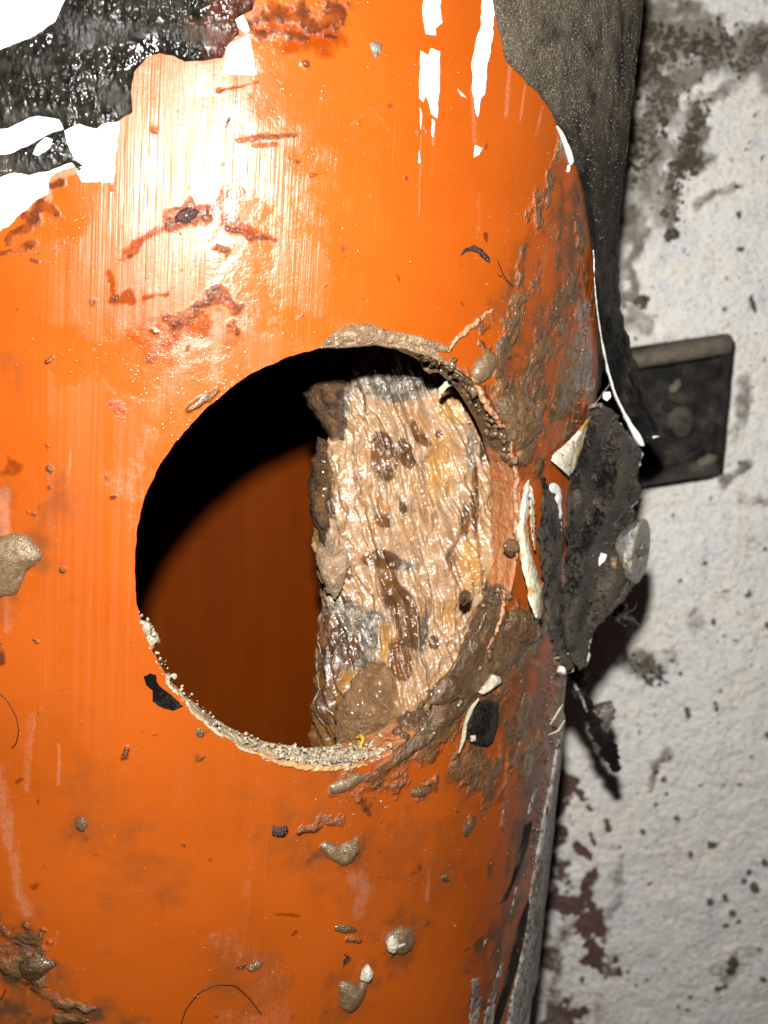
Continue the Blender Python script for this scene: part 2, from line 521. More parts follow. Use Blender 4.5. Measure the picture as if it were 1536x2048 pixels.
def black_paint():
    M = Mat('tarry_black_paint'); p = M.pos(); sz = M.attr('sz', True)
    n = M.noise(p, .5, 5, .65)
    c = M.mix(M.ss(n, .35, .65), (.004, .0038, .003), (.013, .012, .01))
    c = M.mix(M.ma('MULTIPLY', M.ss(M.noise(p, 2.0, 4), .5, .7), .6), c, (.022, .02, .016))
    c = M.mix(M.ma('MULTIPLY', M.ss(M.noise(M.vmul(sz, (.25, .1, 0)), 1.0, 5, .65), .5, .66), .7), c, (.045, .038, .028))
    brown = M.edge(M.attr('brown'), M.noise(p, .8, 5), .9)
    c = M.mix(M.ma('MULTIPLY', brown, .75), c, (.05, .014, .007))
    gr = M.ma('ADD', M.ma('MULTIPLY', M.noise(M.vmul(sz, (1.9, 1.1, 0)), 1.0, 1, .5), .7), M.ma('MULTIPLY', n, .5))
    return M.set(Base_Color=c, Roughness=M.mixf(M.ss(M.noise(M.vmul(sz, (.12, .4, 0)), 1.0, 4), .42, .6), .1, .6), Normal=M.bump(M.ma('MULTIPLY', gr, M.ss(M.noise(p, .3, 3), .35, .65, .25, .8))), Specular_IOR_Level=M.ss(M.noise(p, .22, 4), .4, .6, .4, .1))


def white_paint():
    M = Mat('white_paint_coat'); p = M.pos()
    c = M.mix(M.ss(M.noise(p, .4, 4), .4, .7), (.72, .72, .7), (.62, .62, .6))
    c = M.mix(M.ss(M.noise(p, 3.0, 3), .68, .75), c, (.2, .17, .14))
    return M.set(Base_Color=c, Roughness=.4, Normal=M.bump(M.ma('MULTIPLY', M.noise(p, .8, 4), .15)))


def worn_white(name='worn_white_paint', tint=(.3, .285, .265)):
    M = Mat(name); p = M.pos()
    n = M.noise(p, .8, 6, .7)
    c = M.mix(M.ss(n, .42, .6), tint, (.15, .115, .095))
    c = M.mix(M.ma('MULTIPLY', M.ss(M.noise(p, .35, 5, .65), .5, .6), .8), c, (.085, .045, .035))
    c = M.mix(M.ss(M.noise(p, 1.4, 5, .65), .54, .62), c, (.03, .024, .02))
    return M.set(Base_Color=c, Roughness=.5, Normal=M.bump(M.ma('MULTIPLY', n, .5)))


def stained_white():
    M = Mat('stained_white_paint'); p = M.pos()
    n = M.noise(p, .35, 5, .65)
    c = M.mix(M.ss(n, .44, .62), (.5, .47, .38), (.32, .17, .045))
    c = M.mix(M.ss(M.noise(p, .9, 5), .62, .72), c, (.1, .05, .02))
    return M.set(Base_Color=c, Roughness=.32, Normal=M.bump(M.ma('MULTIPLY', M.noise(p, 1.2, 4), .25)), Coat_Weight=.3)


def dusty_black(name, dust=(.12, .105, .085), base=(.012, .012, .012), lo_=.35, hi_=.6, rough=.6, attr=None, coat=0.0, bump=.35, spec=.5):
    M = Mat(name); p = M.pos()
    n = M.noise(p, .22, 5, .62); f = M.noise(p, 3.2, 4, .7)
    k = M.ss(M.ma('ADD', M.ma('MULTIPLY', n, .75), M.ma('MULTIPLY', f, .25)), lo_, hi_)
    if attr: k = M.ma('MULTIPLY', k, M.attr(attr))
    c = M.mix(k, base, M.mix(M.ss(f, .3, .7), dust, tuple(q * .55 for q in dust)))
    c = M.mix(M.ma('MULTIPLY', M.ss(M.noise(p, 5.0, 2), .6, .68), k), c, tuple(q * 2.0 for q in dust))
    return M.set(Base_Color=c, Roughness=M.mixf(k, rough * .55, .85), Normal=M.bump(M.ma('ADD', M.ma('MULTIPLY', f, bump), M.ma('MULTIPLY', n, .5))), Coat_Weight=coat, Specular_IOR_Level=spec)


def wall_paint():
    M = Mat('rough_masonry_paint'); p = M.pos()
    n = M.noise(p, .09, 5, .6); g = M.noise(p, 1.0, 5, .7); g2 = M.noise(p, 2.6, 3, .6)
    c = M.mix(M.ss(n, .35, .65), (.86, .855, .835), (.87, .835, .765))
    c = M.mix(M.ma('MULTIPLY', M.ss(M.noise(p, .16, 4, .6), .52, .68), .8), c, (.74, .76, .79))
    c = M.mix(M.ma('MULTIPLY', M.ss(g, .52, .66), .5), c, (.5, .46, .4))
    c = M.mix(M.ma('MULTIPLY', M.ss(g, .6, .72), .8), c, (.25, .21, .17))
    c = M.mix(M.ma('MULTIPLY', M.ss(g2, .6, .68), .75), c, (.12, .1, .08))
    red = M.edge(M.attr('maroon'), M.noise(p, .9, 6, .72), 1.3, .36, .6)
    c = M.mix(M.ma('MULTIPLY', red, .95), c, M.mix(M.ss(g, .4, .6), (.07, .02, .017), (.1, .034, .028)))
    soot = M.ss(M.ma('ADD', M.attr('soot'), M.ma('MULTIPLY', M.ma('SUBTRACT', M.noise(p, .5, 6, .72), .5), 1.3)), .1, 1.15)
    c = M.mix(M.ma('MULTIPLY', soot, .9), c, M.mix(M.ss(g, .35, .6), (.075, .058, .04), (.24, .2, .155)))
    sp = M.edge(M.attr('speck'), M.noise(p, 1.2, 4), .7, .4, .6)
    c = M.mix(M.ma('MULTIPLY', sp, .9), c, (.045, .032, .02))
    h = M.ma('ADD', M.ma('MULTIPLY', M.noise(p, .85, 5, .65), 1.25), M.ma('MULTIPLY', M.noise(p, 3.5, 3), .16))
    return M.set(Base_Color=c, Roughness=.62, Normal=M.bump(h), Specular_IOR_Level=.4)


def clog_mat():
    M = Mat('wet_fibrous_waste'); p = M.pos(); u = M.attr('fib', True)
    n = M.noise(p, .28, 5, .62); n2 = M.noise(p, 1.1, 5, .65)
    st = M.noise(M.vmul(u, (2.2, .28, 0)), 1.0, 5, .65)
    c = M.mix(M.ss(n, .36, .62), (.255, .165, .098), (.235, .128, .055))
    c = M.mix(M.ma('MULTIPLY', M.ss(M.noise(p, .2, 4), .5, .66), .8), c, (.28, .175, .12))
    c = M.mix(M.ma('MULTIPLY', M.ss(M.noise(M.vmul(u, (.7, .06, 0)), 1.0, 4, .6), .52, .68), .75), c, (.15, .07, .022))
    c = M.mix(M.ma('MULTIPLY', M.ss(st, .5, .7), .8), c, (.14, .08, .042))
    c = M.mix(M.ma('MULTIPLY', M.ss(M.noise(M.vmul(u, (1.3, .2, 3.0)), 1.0, 4), .6, .72), .8), c, (.33, .26, .2))
    c = M.mix(M.ma('MULTIPLY', M.ss(n2, .58, .74), .8), c, (.1, .06, .03))
    c = M.mix(M.ss(M.ma('ADD', M.attr('grey'), M.ma('MULTIPLY', M.ma('SUBTRACT', n2, .5), 1.2)), .3, .8), c, M.mix(M.ss(n2, .42, .66), (.06, .048, .036), (.2, .17, .135)))
    c = M.mix(M.ss(M.ma('ADD', M.attr('ochre'), M.ma('MULTIPLY', M.ma('SUBTRACT', n2, .5), .9)), .3, .8), c, (.25, .125, .032))
    c = M.mix(M.ma('MULTIPLY', M.ss(M.ma('ADD', M.attr('brown'), M.ma('MULTIPLY', M.ma('SUBTRACT', n2, .5), .5)), .38, .72), .92), c, M.mix(M.ss(n, .4, .6), (.04, .016, .005), (.085, .033, .008)))
    h = M.ma('ADD', M.ma('MULTIPLY', M.noise(M.vmul(u, (1.6, .16, 0)), 1.0, 2, .5), .36), M.ma('ADD', M.ma('MULTIPLY', M.noise(p, .7, 2, .5), .25), M.ma('MULTIPLY', M.noise(p, 3.0, 2), .06)))
    return M.set(Base_Color=c, Roughness=M.mixf(M.ss(n2, .4, .6), .26, .48), Normal=M.bump(h), Coat_Weight=.16, Coat_Roughness=.12,
                 Subsurface_Weight=.0)


M_OR, M_IN, M_CUT = orange_plastic(), inner_plastic(), cut_plastic()
M_BLK, M_WHT, M_WORN, M_STW = black_paint(), white_paint(), worn_white(), stained_white()
M_STRIP = dusty_black('dusty_black_coat', dust=(.12, .1, .074), base=(.006, .006, .006), lo_=.3, hi_=.55, rough=1.1, attr='dusty', bump=.7, spec=.06)
M_FLAP = dusty_black('smeared_black_paint', dust=(.075, .062, .047), base=(.005, .0048, .0045), lo_=.47, hi_=.66, rough=.9, bump=.7, spec=.1)
M_EAR = dusty_black('dusty_clip_plastic', dust=(.072, .06, .046), base=(.007, .006, .0055), lo_=.4, hi_=.56, rough=.34, bump=.6)
def ear_mat():
    M = Mat('dusty_clip_skin'); p = M.pos()
    n = M.noise(p, .2, 4, .6); f = M.noise(p, 1.6, 6, .72); g = M.noise(p, 5.0, 3, .6)
    k = M.ss(M.ma('ADD', M.ma('MULTIPLY', n, .55), M.ma('MULTIPLY', f, .45)), .43, .56)
    c = M.mix(k, (.005, .0055, .005), M.mix(M.ss(f, .35, .65), (.12, .094, .066), (.05, .039, .028)))
    c = M.mix(M.ma('MULTIPLY', M.ss(g, .58, .68), k), c, (.16, .135, .1))
    return M.set(Base_Color=c, Roughness=M.mixf(k, .24, .85), Normal=M.bump(M.ma('ADD', M.ma('MULTIPLY', f, 1.0), M.ma('MULTIPLY', k, .3))), Specular_IOR_Level=.28)


M_EAR = ear_mat()
M_LUG = dusty_black('black_bracket_plastic', dust=(.075, .064, .05), base=(.009, .0085, .008), lo_=.46, hi_=.7, rough=.7, bump=.25, spec=.15)
M_LUGD = dusty_black('dust_caked_rim', dust=(.16, .135, .1), base=(.05, .043, .032), lo_=.3, hi_=.6, bump=.3)
M_WALL, M_CLOG = wall_paint(), clog_mat()
M_MUD = grimy('wet_brown_mud', (.058, .031, .013), (.11, .061, .027), (.034, .02, .011), rough=(.12, .34), bump=.35, bf=1.5, coat=.7, fine=.03)
M_BEIGE = grimy('wet_beige_mud', (.13, .085, .043), (.09, .055, .027), (.17, .12, .07), f1=.5, rough=(.12, .32), bump=.12, coat=.8)
M_CRUMB = grimy('pale_plaster_crumb', (.42, .38, .3), (.3, .25, .17), (.5, .47, .4), rough=(.35, .6), bump=.4)
M_SWARF = grimy('pale_plastic_swarf', (.4, .34, .24), (.24, .19, .12), (.5, .44, .34), f2=1.8, rough=(.25, .55), bump=.4, coat=.2)
M_DARK = grimy('dark_red_grit', (.03, .008, .004), (.015, .008, .006), (.06, .012, .006), rough=(.15, .5), bump=.3, coat=.4)
M_TAN = grimy('fibrous_tan_burr', (.24, .15, .08), (.13, .08, .045), (.34, .25, .16), f2=1.6, rough=(.2, .5), bump=.6, coat=.4)
M_PEACH = grimy('raised_orange_ridge', (.34, .12, .045), (.36, .2, .11), (.12, .06, .03), f1=.6, rough=(.2, .4), bump=.3, coat=.3)
M_GRIT = grimy('wet_grit', (.16, .11, .06), (.28, .2, .12), (.05, .03, .02), f1=1.2, f2=2.0, rough=(.08, .25), bump=.1, coat=.8)
M_CLOGD = grimy('dark_brown_waste', (.026, .012, .006), (.14, .065, .018), (.012, .008, .006), f1=.75, f2=1.5, rough=(.2, .5), bump=.8, coat=.3)
M_FIBRE = grimy('pale_fibre', (.34, .26, .18), (.22, .15, .085), (.4, .33, .26), rough=(.25, .45), bump=.1, coat=.3)
M_STEEL = None


def steel():
    M = Mat('corroded_zinc_screw'); p = M.pos()
    n = M.noise(p, .9, 5, .65)
    c = M.mix(M.ss(n, .38, .6), (.42, .43, .45), (.46, .4, .3))
    c = M.mix(M.ss(M.noise(p, 1.3, 5, .7), .52, .66), c, (.1, .085, .065))
    c = M.mix(M.ss(M.noise(p, 3.5, 3), .58, .66), c, (.42, .4, .36))
    return M.set(Base_Color=c, Metallic=.8, Roughness=M.mixf(n, .22, .5), Normal=M.bump(M.ma('MULTIPLY', M.noise(p, 1.6, 5, .65), .55)))


M_STEEL = steel()
M_BLUE = grimy('grey_blue_fragment', (.2, .23, .26), (.12, .14, .15), (.05, .08, .06), rough=(.2, .5), bump=.4)
M_HAIR = grimy('red_brown_hair', (.06, .008, .003), (.03, .006, .003), rough=(.3, .4), bump=0.0)
M_YEL = grimy('yellow_thread_plastic', (.36, .23, .012), (.3, .17, .01), rough=(.3, .5), bump=.1)


# ------------------------------------------------------------------ the drain pipe
PIPE = thing('drain_pipe', 'wet orange plastic drain pipe with a round hole cut through its front', 'pipe', (0, 0, -160))


def axis_values(lo_, a, b, hi_, fine, coarse):
    def side(x0, x1):          # grow from fine to coarse
        out, x, st = [], x0, fine
        sgn = 1 if x1 > x0 else -1
        while sgn * (x1 - x) > st:
            st = min(coarse, st * 1.35); x += sgn * st; out.append(x)
        out.append(x1); return out
    L = side(a, lo_)[::-1]; Rr = side(b, hi_)
    return np.array(L + list(np.linspace(a, b, int((b - a) / fine) + 1)) + Rr)


def hole_r(k):
    """radius of the cut at angle k (0 = right, pi/2 = up)"""
    rr = RH + .16 * fbm(np.cos(k) * 3 + 5, np.sin(k) * 3 + 5, oct=3, seed=3) * 2 + .12 * fbm(np.cos(k) * 22 + 50, np.sin(k) * 22 + 50, oct=3, seed=4) * 2
    return rr


def cut_grid(S, Z, rad, roff=0.0):
    """tensor grid on a cylinder of this radius with the round hole cut out cleanly"""
    s, z = np.meshgrid(S, Z, indexing='ij'); s = s.ravel().copy(); z = z.ravel().copy()
    th = s / rad - PHI; x = rad * np.sin(th); front = np.cos(th) > 0
    k = np.arctan2(z, x); rr = np.hypot(x, z); h = hole_r(k) + roff
    ins = front & (rr < h)
    q = grid_faces(len(S), len(Z)); keep = ~ins[q].all(1)
    q = q[keep]
    used = np.zeros(len(s), bool); used[q.ravel()] = True
    mv = ins & used
    x2 = h[mv] * np.cos(k[mv]); z[mv] = h[mv] * np.sin(k[mv]); s[mv] = rad * (np.arcsin(np.clip(x2 / rad, -1, 1)) + PHI)
    idx = np.cumsum(used) - 1
    return s[used], z[used], idx[q]


S = axis_values(-R * math.pi, -29, 72, R * math.pi, .2, 6.0)
Z = axis_values(-160, -86, 66, 160, .2, 6.0)
ps, pz, pq = cut_grid(S, Z, R)
win = (ps > -36) & (ps < 80) & (pz > -95) & (pz < 75)
WI = np.where(win)[0]; SZ = np.stack([ps[WI], pz[WI]], -1)
WARP = np.stack([fbm(SZ[:, 0] * .35, SZ[:, 1] * .35, oct=4, seed=11), fbm(SZ[:, 0] * .35 + 40, SZ[:, 1] * .35, oct=4, seed=12)], -1) * 2
def ragged_fields(seed):
    w2 = np.stack([fbm(SZ[:, 0] * 1.1, SZ[:, 1] * 1.1, oct=3, seed=seed), fbm(SZ[:, 0] * 1.1 + 40, SZ[:, 1] * 1.1, oct=3, seed=seed + 1)], -1) * 2
    return w2, 1.12 - .6 * sstep(-.05, .22, fbm(SZ[:, 0] * .32 + 7, SZ[:, 1] * .32, oct=4, seed=seed + 2))


WARP2, PATCHY = ragged_fields(15)
ATT = {k: np.zeros(len(WI)) for k in ('wet', 'haze', 'stain', 'dark', 'mud', 'film', 'scuff')}


RAGGED = {'mud', 'dark', 'stain', 'soot', 'maroon', 'film'}


def paint(kind, pts, w, strength=1.0, soft=.75, warp=.4, closed=False):
    if kind in RAGGED: warp, soft = max(warp, 1.0), (1.0 if kind == 'soot' else max(soft, .9))
    pts = np.asarray(pts, float); P, t = on_pipe(pts[:, 0], pts[:, 1])
    rad = np.mean(t) / F * w / 2
    lo_, hi_ = P.min(0) - rad * 3, P.max(0) + rad * 3
    k = np.where((SZ[:, 0] > lo_[0]) & (SZ[:, 0] < hi_[0]) & (SZ[:, 1] > lo_[1]) & (SZ[:, 1] < hi_[1]))[0]
    if not len(k): return
    Q = SZ[k] + WARP[k] * rad * warp * 2
    if kind in RAGGED: Q = Q + WARP2[k] * min(.9, rad * .9)
    if len(P) == 1: d = np.linalg.norm(Q - P[0], axis=1)
    elif closed:
        d = poly_dist(Q, P); d = np.where(inside(P, Q), -d, d) + rad
    else: d = poly_dist(Q, P, False)
    v = strength * (1 - sstep(1 - soft, 1 + soft, d / rad))
    if kind in RAGGED: v = v * (PATCHY[k] if kind != 'soot' else (.5 + PATCHY[k]) * 1.0)
    ATT[kind][k] = np.maximum(ATT[kind][k], v)


def fill(kind, pts, w=20, strength=1.0, soft=.9, warp=.5): paint(kind, pts, w, strength, soft, warp, True)


# mud on the right of the pipe and round the hole
for pts, w, st in [
    ([(842, 1582)], 34, .5), ([(70, 1930)], 70, .6), ([(-20, 1850), (40, 1880), (80, 1890)], 30, .9), ([(-10, 1900), (30, 1930)], 50, .8), ([(60, 1965), (110, 1990), (170, 2020)], 26, .8), ([(110, 2035), (150, 2048)], 26, 1), ([(80, 1420), (70, 1440)], 6, .5), ([(960, 1260), (1010, 1230)], 60, 1.0), ([(1050, 1420), (1060, 1540)], 50, .9), ([(960, 1560), (1010, 1540)], 50, .9), ([(1125, 280), (1110, 330)], 26, .9), ([(1100, 355), (1075, 405), (1062, 440)], 44, 1), ([(1045, 505), (1040, 560)], 26, .6),
    ([(1070, 550), (1045, 600), (1025, 650), (1005, 700), (1000, 745)], 46, .95), ([(1150, 560), (1110, 600), (1085, 650)], 50, .6),
    ([(1185, 610), (1140, 640), (1085, 700), (1060, 760), (1030, 800)], 52, .85), ([(1160, 700), (1110, 780), (1065, 845), (1040, 885)], 84, 1.0),
    ([(1180, 760), (1130, 860)], 50, .9), ([(1000, 790), (1030, 890)], 34, 1), ([(960, 660), (985, 640)], 20, .6),
    ([(1020, 1075), (1026, 1130), (1020, 1155)], 22, .9), ([(985, 1235), (960, 1270), (925, 1320), (890, 1360)], 74, 1.0),
    ([(1080, 1205), (1060, 1280), (1000, 1330), (965, 1400)], 78, 1.0), ([(870, 1375), (840, 1425), (790, 1460)], 56, .95),
    ([(945, 1400), (900, 1460), (850, 1510), (770, 1545), (690, 1570)], 54, .95), ([(1000, 1545), (1060, 1500)], 66, .75),
    ([(930, 1500), (960, 1530), (1000, 1600)], 56, .8), ([(745, 1560), (725, 1600)], 34, .85), ([(840, 1580), (865, 1570)], 24, .8),
    ([(690, 1575), (665, 1585)], 18, .9), ([(1095, 1400), (1085, 1500)], 44, .7), ([(1030, 1440), (1020, 1530)], 34, .7),
    ([(1010, 1600), (1015, 1660)], 26, .8), ([(940, 1640), (935, 1665)], 20, .8), ([(690, 1880), (715, 1885)], 14, .7),
    ([(920, 750), (990, 820), (1020, 880)], 26, .8), ([(385, 822), (420, 790), (432, 780)], 13, .9), ([(640, 1640), (690, 1640)], 14, .7), ([(598, 1662), (640, 1650), (660, 1640)], 14, .7),
    ([(1005, 720), (960, 690)], 18, .7), ([(1120, 470), (1110, 520)], 40, .5), ([(1150, 430), (1165, 520), (1180, 600)], 30, .6)]:
    paint('mud', pts, w, st)
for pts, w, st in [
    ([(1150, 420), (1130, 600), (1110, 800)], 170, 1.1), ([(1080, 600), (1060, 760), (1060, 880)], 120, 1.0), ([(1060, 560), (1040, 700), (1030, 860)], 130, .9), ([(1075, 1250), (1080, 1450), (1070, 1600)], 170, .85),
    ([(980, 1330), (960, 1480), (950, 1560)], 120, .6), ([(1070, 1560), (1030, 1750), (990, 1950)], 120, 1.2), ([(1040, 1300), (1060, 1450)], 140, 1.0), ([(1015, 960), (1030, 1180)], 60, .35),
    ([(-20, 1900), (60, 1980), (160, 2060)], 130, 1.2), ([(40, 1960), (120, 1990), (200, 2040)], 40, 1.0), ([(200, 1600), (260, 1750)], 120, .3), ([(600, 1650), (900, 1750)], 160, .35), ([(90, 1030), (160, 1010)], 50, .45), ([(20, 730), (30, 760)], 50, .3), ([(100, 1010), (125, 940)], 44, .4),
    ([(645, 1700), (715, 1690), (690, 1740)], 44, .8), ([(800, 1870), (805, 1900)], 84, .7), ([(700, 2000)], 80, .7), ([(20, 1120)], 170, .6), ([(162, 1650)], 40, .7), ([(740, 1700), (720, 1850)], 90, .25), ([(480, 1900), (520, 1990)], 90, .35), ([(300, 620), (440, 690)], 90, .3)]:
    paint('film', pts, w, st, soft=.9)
# reddish and dark stains
for kind, pts, w, st in [
    ('dark', [(350, 450), (372, 428), (402, 425)], 34, 1), ('stain', [(345, 448), (310, 470), (270, 490), (240, 520)], 18, 1), ('dark', [(262, 508), (240, 525)], 11, .8), ('stain', [(400, 430), (440, 415), (470, 400)], 26, .8),
    ('stain', [(217, 552), (222, 600), (262, 592)], 15, 1), ('stain', [(290, 594), (332, 584)], 9, .9), ('dark', [(222, 598), (235, 595)], 12, .7), ('stain', [(213, 545), (216, 562)], 16, .9),
    ('dark', [(475, 280), (540, 274), (592, 272)], 9, .8), ('dark', [(505, 292), (555, 290)], 9, .7), ('stain', [(445, 185), (520, 165)], 7, .9), ('dark', [(442, 185)], 9, .9),
    ('dark', [(360, 640), (385, 610), (420, 587), (450, 600), (475, 612)], 26, .85), ('stain', [(340, 660), (400, 620)], 60, .6), ('dark', [(460, 648)], 24, .8), ('dark', [(455, 460), (500, 470), (545, 480)], 15, .75), ('stain', [(450, 450), (545, 478)], 32, .8),
    ('dark', [(430, 498), (452, 510)], 13, .8), ('dark', [(300, 716)], 24, .6), ('stain', [(280, 700), (320, 720)], 46, .5), ('dark', [(578, 320), (600, 328)], 10, .7),
    ('dark', [(330, 30), (450, 36), (560, 26)], 40, .7), ('dark', [(520, 22), (600, 24), (665, 32)], 40, .95), ('dark', [(500, 62), (560, 68), (610, 74)], 18, .9), ('stain', [(480, 30), (560, 60), (660, 70)], 60, .7), ('dark', [(575, 72), (605, 75)], 7, .8), ('dark', [(650, 68), (672, 73)], 7, .9), ('stain', [(520, 50), (680, 60)], 60, .6),
    ('dark', [(15, 470), (60, 440), (92, 412)], 30, 1), ('dark', [(0, 515), (70, 480)], 20, .9), ('dark', [(60, 520), (75, 522)], 9, 1), ('dark', [(108, 500), (120, 495)], 14, .7), ('dark', [(85, 378), (120, 362)], 12, 1),
    ('dark', [(220, 375)], 14, .8), ('dark', [(0, 1850), (40, 1875), (70, 1885)], 30, .9), ('dark', [(30, 1960), (110, 1990)], 20, .7), ('dark', [(120, 2040), (160, 2048)], 26, 1),
    ('dark', [(690, 1910), (698, 1920)], 10, .9), ('stain', [(540, 1828), (600, 1832)], 7, .8), ('dark', [(960, 1880), (930, 1905)], 9, .9), ('dark', [(1000, 1760), (985, 1740)], 9, .5), ('dark', [(1050, 1700), (1020, 1770), (1000, 1800)], 10, .8),
    ('dark', [(3, 1290), (0, 1330)], 22, 1), ('dark', [(310, 258), (316, 262)], 9, 1), ('dark', [(605, 630)], 7, 1), ('dark', [(122, 1380)], 9, .5), ('dark', [(190, 1710)], 7, .8), ('dark', [(370, 1690)], 8, .8), ('dark', [(308, 1943)], 11, .7), ('dark', [(755, 1700)], 14, .9),
    ('dark', [(915, 1620)], 9, 1), ('dark', [(770, 1560), (730, 1590), (735, 1625)], 16, .9), ('dark', [(970, 470), (972, 480)], 12, 1), ('dark', [(885, 590)], 7, 1), ('dark', [(1005, 600)], 6, 1), ('dark', [(990, 545), (1020, 570)], 4, .9),
    ('dark', [(290, 1630)], 26, .45), ('dark', [(350, 1720)], 26, .4), ('dark', [(315, 1780), (330, 1830)], 14, .35), ('dark', [(50, 1020), (62, 1030)], 16, .5), ('dark', [(15, 735), (30, 745)], 24, .4)]:
    paint(kind, pts, w, st)
# smooth wet areas
for pts, w, st in [
    ([(520, 430), (475, 520), (520, 610)], 110, 1), ([(340, 690), (250, 740), (120, 700)], 110, .9), ([(450, 740), (370, 830), (300, 920)], 110, .9), ([(700, 0), (760, 300), (800, 640)], 330, .75),
    ([(940, 100), (930, 620)], 220, .9), ([(480, 30), (600, 100), (560, 200)], 130, .9), ([(100, 1700), (500, 1800), (900, 1780)], 420, .85), ([(60, 380), (120, 440)], 90, .9), ([(200, 1600), (700, 1650)], 160, .7), ([(560, 640), (640, 660)], 70, .8),
    ([(50, 620), (60, 900)], 120, .55), ([(1040, 950), (1040, 1200)], 60, .8)]:
    paint('wet', pts, w, st, soft=.6)
for pts, w, st in [
    ([(330, 130), (340, 400), (330, 620)], 330, 1), ([(560, 380), (600, 560)], 260, .9), ([(160, 480), (150, 760), (180, 1100)], 170, .85), ([(740, 200), (740, 600)], 180, .6), ([(200, 1100), (180, 1400)], 160, .7), ([(880, 20), (900, 500)], 120, .35), ([(440, 690), (420, 760)], 60, .8), ([(100, 1500), (60, 1900)], 150, .4), ([(450, 1600), (900, 1700)], 200, .3)]:
    paint('scuff', pts, w, st, soft=.8)
# pinkish scuffs of old paint
for pts, w, st in [
    ([(290, 870), (262, 920), (250, 960)], 60, .5), ([(215, 962), (280, 985)], 40, .55), ([(270, 1000), (265, 1060)], 30, .4), ([(8, 990), (14, 1080)], 30, .9), ([(0, 1540), (20, 1650), (35, 1760), (60, 1830)], 34, .7), ([(10, 1180), (15, 1260)], 24, .6), ([(60, 1430), (55, 1580)], 22, .55), ([(115, 1490), (118, 1570)], 9, .7),
    ([(715, 1750), (735, 1780), (718, 1820)], 44, .7), ([(858, 1740), (856, 1800)], 14, .7), ([(1020, 130), (1012, 230)], 14, .75), ([(1050, 170), (1040, 240)], 9, .8), ([(1085, 215), (1072, 270)], 12, .7), ([(948, 180), (950, 310)], 18, .6), ([(842, 230), (838, 430)], 5, .8), ([(868, 235), (866, 290)], 9, .8),
    ([(960, 390), (955, 470)], 14, .5), ([(1110, 440), (1080, 540)], 40, .5), ([(1140, 440), (1120, 600)], 20, .5), ([(100, 395), (98, 355), (165, 335)], 16, .9), ([(245, 250), (232, 360)], 10, .7), ([(70, 400), (50, 425)], 12, .8), ([(425, 640), (430, 760)], 30, .6), ([(360, 700), (400, 690)], 46, .65), ([(480, 625), (560, 650)], 50, .4),
    ([(680, 640), (720, 660)], 40, .4), ([(500, 1610), (490, 1850)], 30, .35), ([(530, 1560), (500, 1620)], 30, .3), ([(455, 1870), (520, 1930), (560, 2040)], 80, .45), ([(460, 2030), (560, 2048)], 60, .5), ([(700, 1640), (720, 1660)], 30, .3), ([(830, 1690), (860, 1730)], 34, .35), ([(915, 180), (925, 195)], 7, .9), ([(370, 430), (420, 520)], 60, .4),
    ([(700, 250), (740, 215), (780, 260)], 8, .5), ([(900, 1540), (940, 1640)], 60, .2), ([(1090, 1560), (1040, 1760), (1000, 1950)], 60, .55), ([(1085, 1650), (1050, 1800)], 14, 1), ([(1050, 1850), (990, 2040)], 30, .8), ([(745, 1100), (745, 1200)], 8, .3)]:
    paint('haze', pts, w, st, soft=.8)

gs = np.random.default_rng(51)
for i in range(110):
    x, y = gs.uniform(0, 1080), gs.uniform(120, 2048); k = gs.choice(['dark', 'stain', 'mud', 'film'], p=[.35, .25, .2, .2])
    if x < 540 and y < 520: continue
    paint(k, [(x, y), (x + gs.normal(0, 6), y + gs.normal(0, 5))], gs.choice([6, 9, 14, 30], p=[.4, .3, .2, .1]), gs.uniform(.5, 1.0))
for i in range(26):
    x, y = gs.uniform(0, 1080), gs.uniform(300, 2000); a = gs.uniform(-.5, .5) + (1.57 if gs.random() < .3 else 0); l = gs.uniform(15, 90)
    paint('haze', [(x, y), (x + l * math.sin(a), y + l * math.cos(a))], gs.uniform(3, 7), gs.uniform(.35, .8))
for i in range(22):
    x, y = gs.uniform(0, 900), gs.uniform(650, 2000); paint('haze', [(x, y), (x + gs.normal(0, 15), y + gs.uniform(20, 120))], gs.uniform(20, 70), gs.uniform(.12, .28), soft=.9)
hh = .03 * fbm(SZ[:, 0] * .2, SZ[:, 1] * .2, oct=3, seed=21)
mn = fbm(SZ[:, 0] * .55 + SZ[:, 1] * .2, SZ[:, 1] * .4, oct=4, seed=22, gain=.42) * 2
mud_eff = sstep(.3, .95, ATT['mud'] + mn * .35)
hh = hh + mud_eff * (.04 + .3 * np.clip(mn + .2, 0, 1.4)) + .04 * sstep(.4, .9, ATT['dark'] + mn * .4)
H0 = np.zeros(len(ps)); H0[WI] = hh
full = {}
for k, a in ATT.items():
    b = np.zeros(len(ps)); b[WI] = a; full[k] = b
full['sz'] = np.stack([ps, pz, 0 * ps], -1)
V_out = cylpt(ps, pz, H0)

# inner skin and the cut edge
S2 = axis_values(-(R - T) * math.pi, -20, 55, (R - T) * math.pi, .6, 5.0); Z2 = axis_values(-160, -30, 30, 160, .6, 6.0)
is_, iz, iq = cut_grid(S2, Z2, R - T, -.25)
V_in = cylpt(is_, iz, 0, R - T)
NK, NJ = 1100, 20
kk = np.linspace(0, 2 * np.pi, NK, endpoint=False); jj = np.linspace(0, 1, NJ)
k2, j2 = np.meshgrid(kk, jj, indexing='ij')
hr = hole_r(k2)
prof = .22 * (1 - sstep(0, .08, j2)) - .25 * j2
rr = hr + prof + (fbm(np.cos(k2) * 14, np.sin(k2) * 14, j2 * 5, oct=4, seed=31) * .5 - .05) * np.sin(np.pi * np.clip(j2, 0, 1)) ** .5
ro = (R - T * j2)
xh = rr * np.cos(k2); zh = rr * np.sin(k2)
th = np.arcsin(xh / ro) + PHI
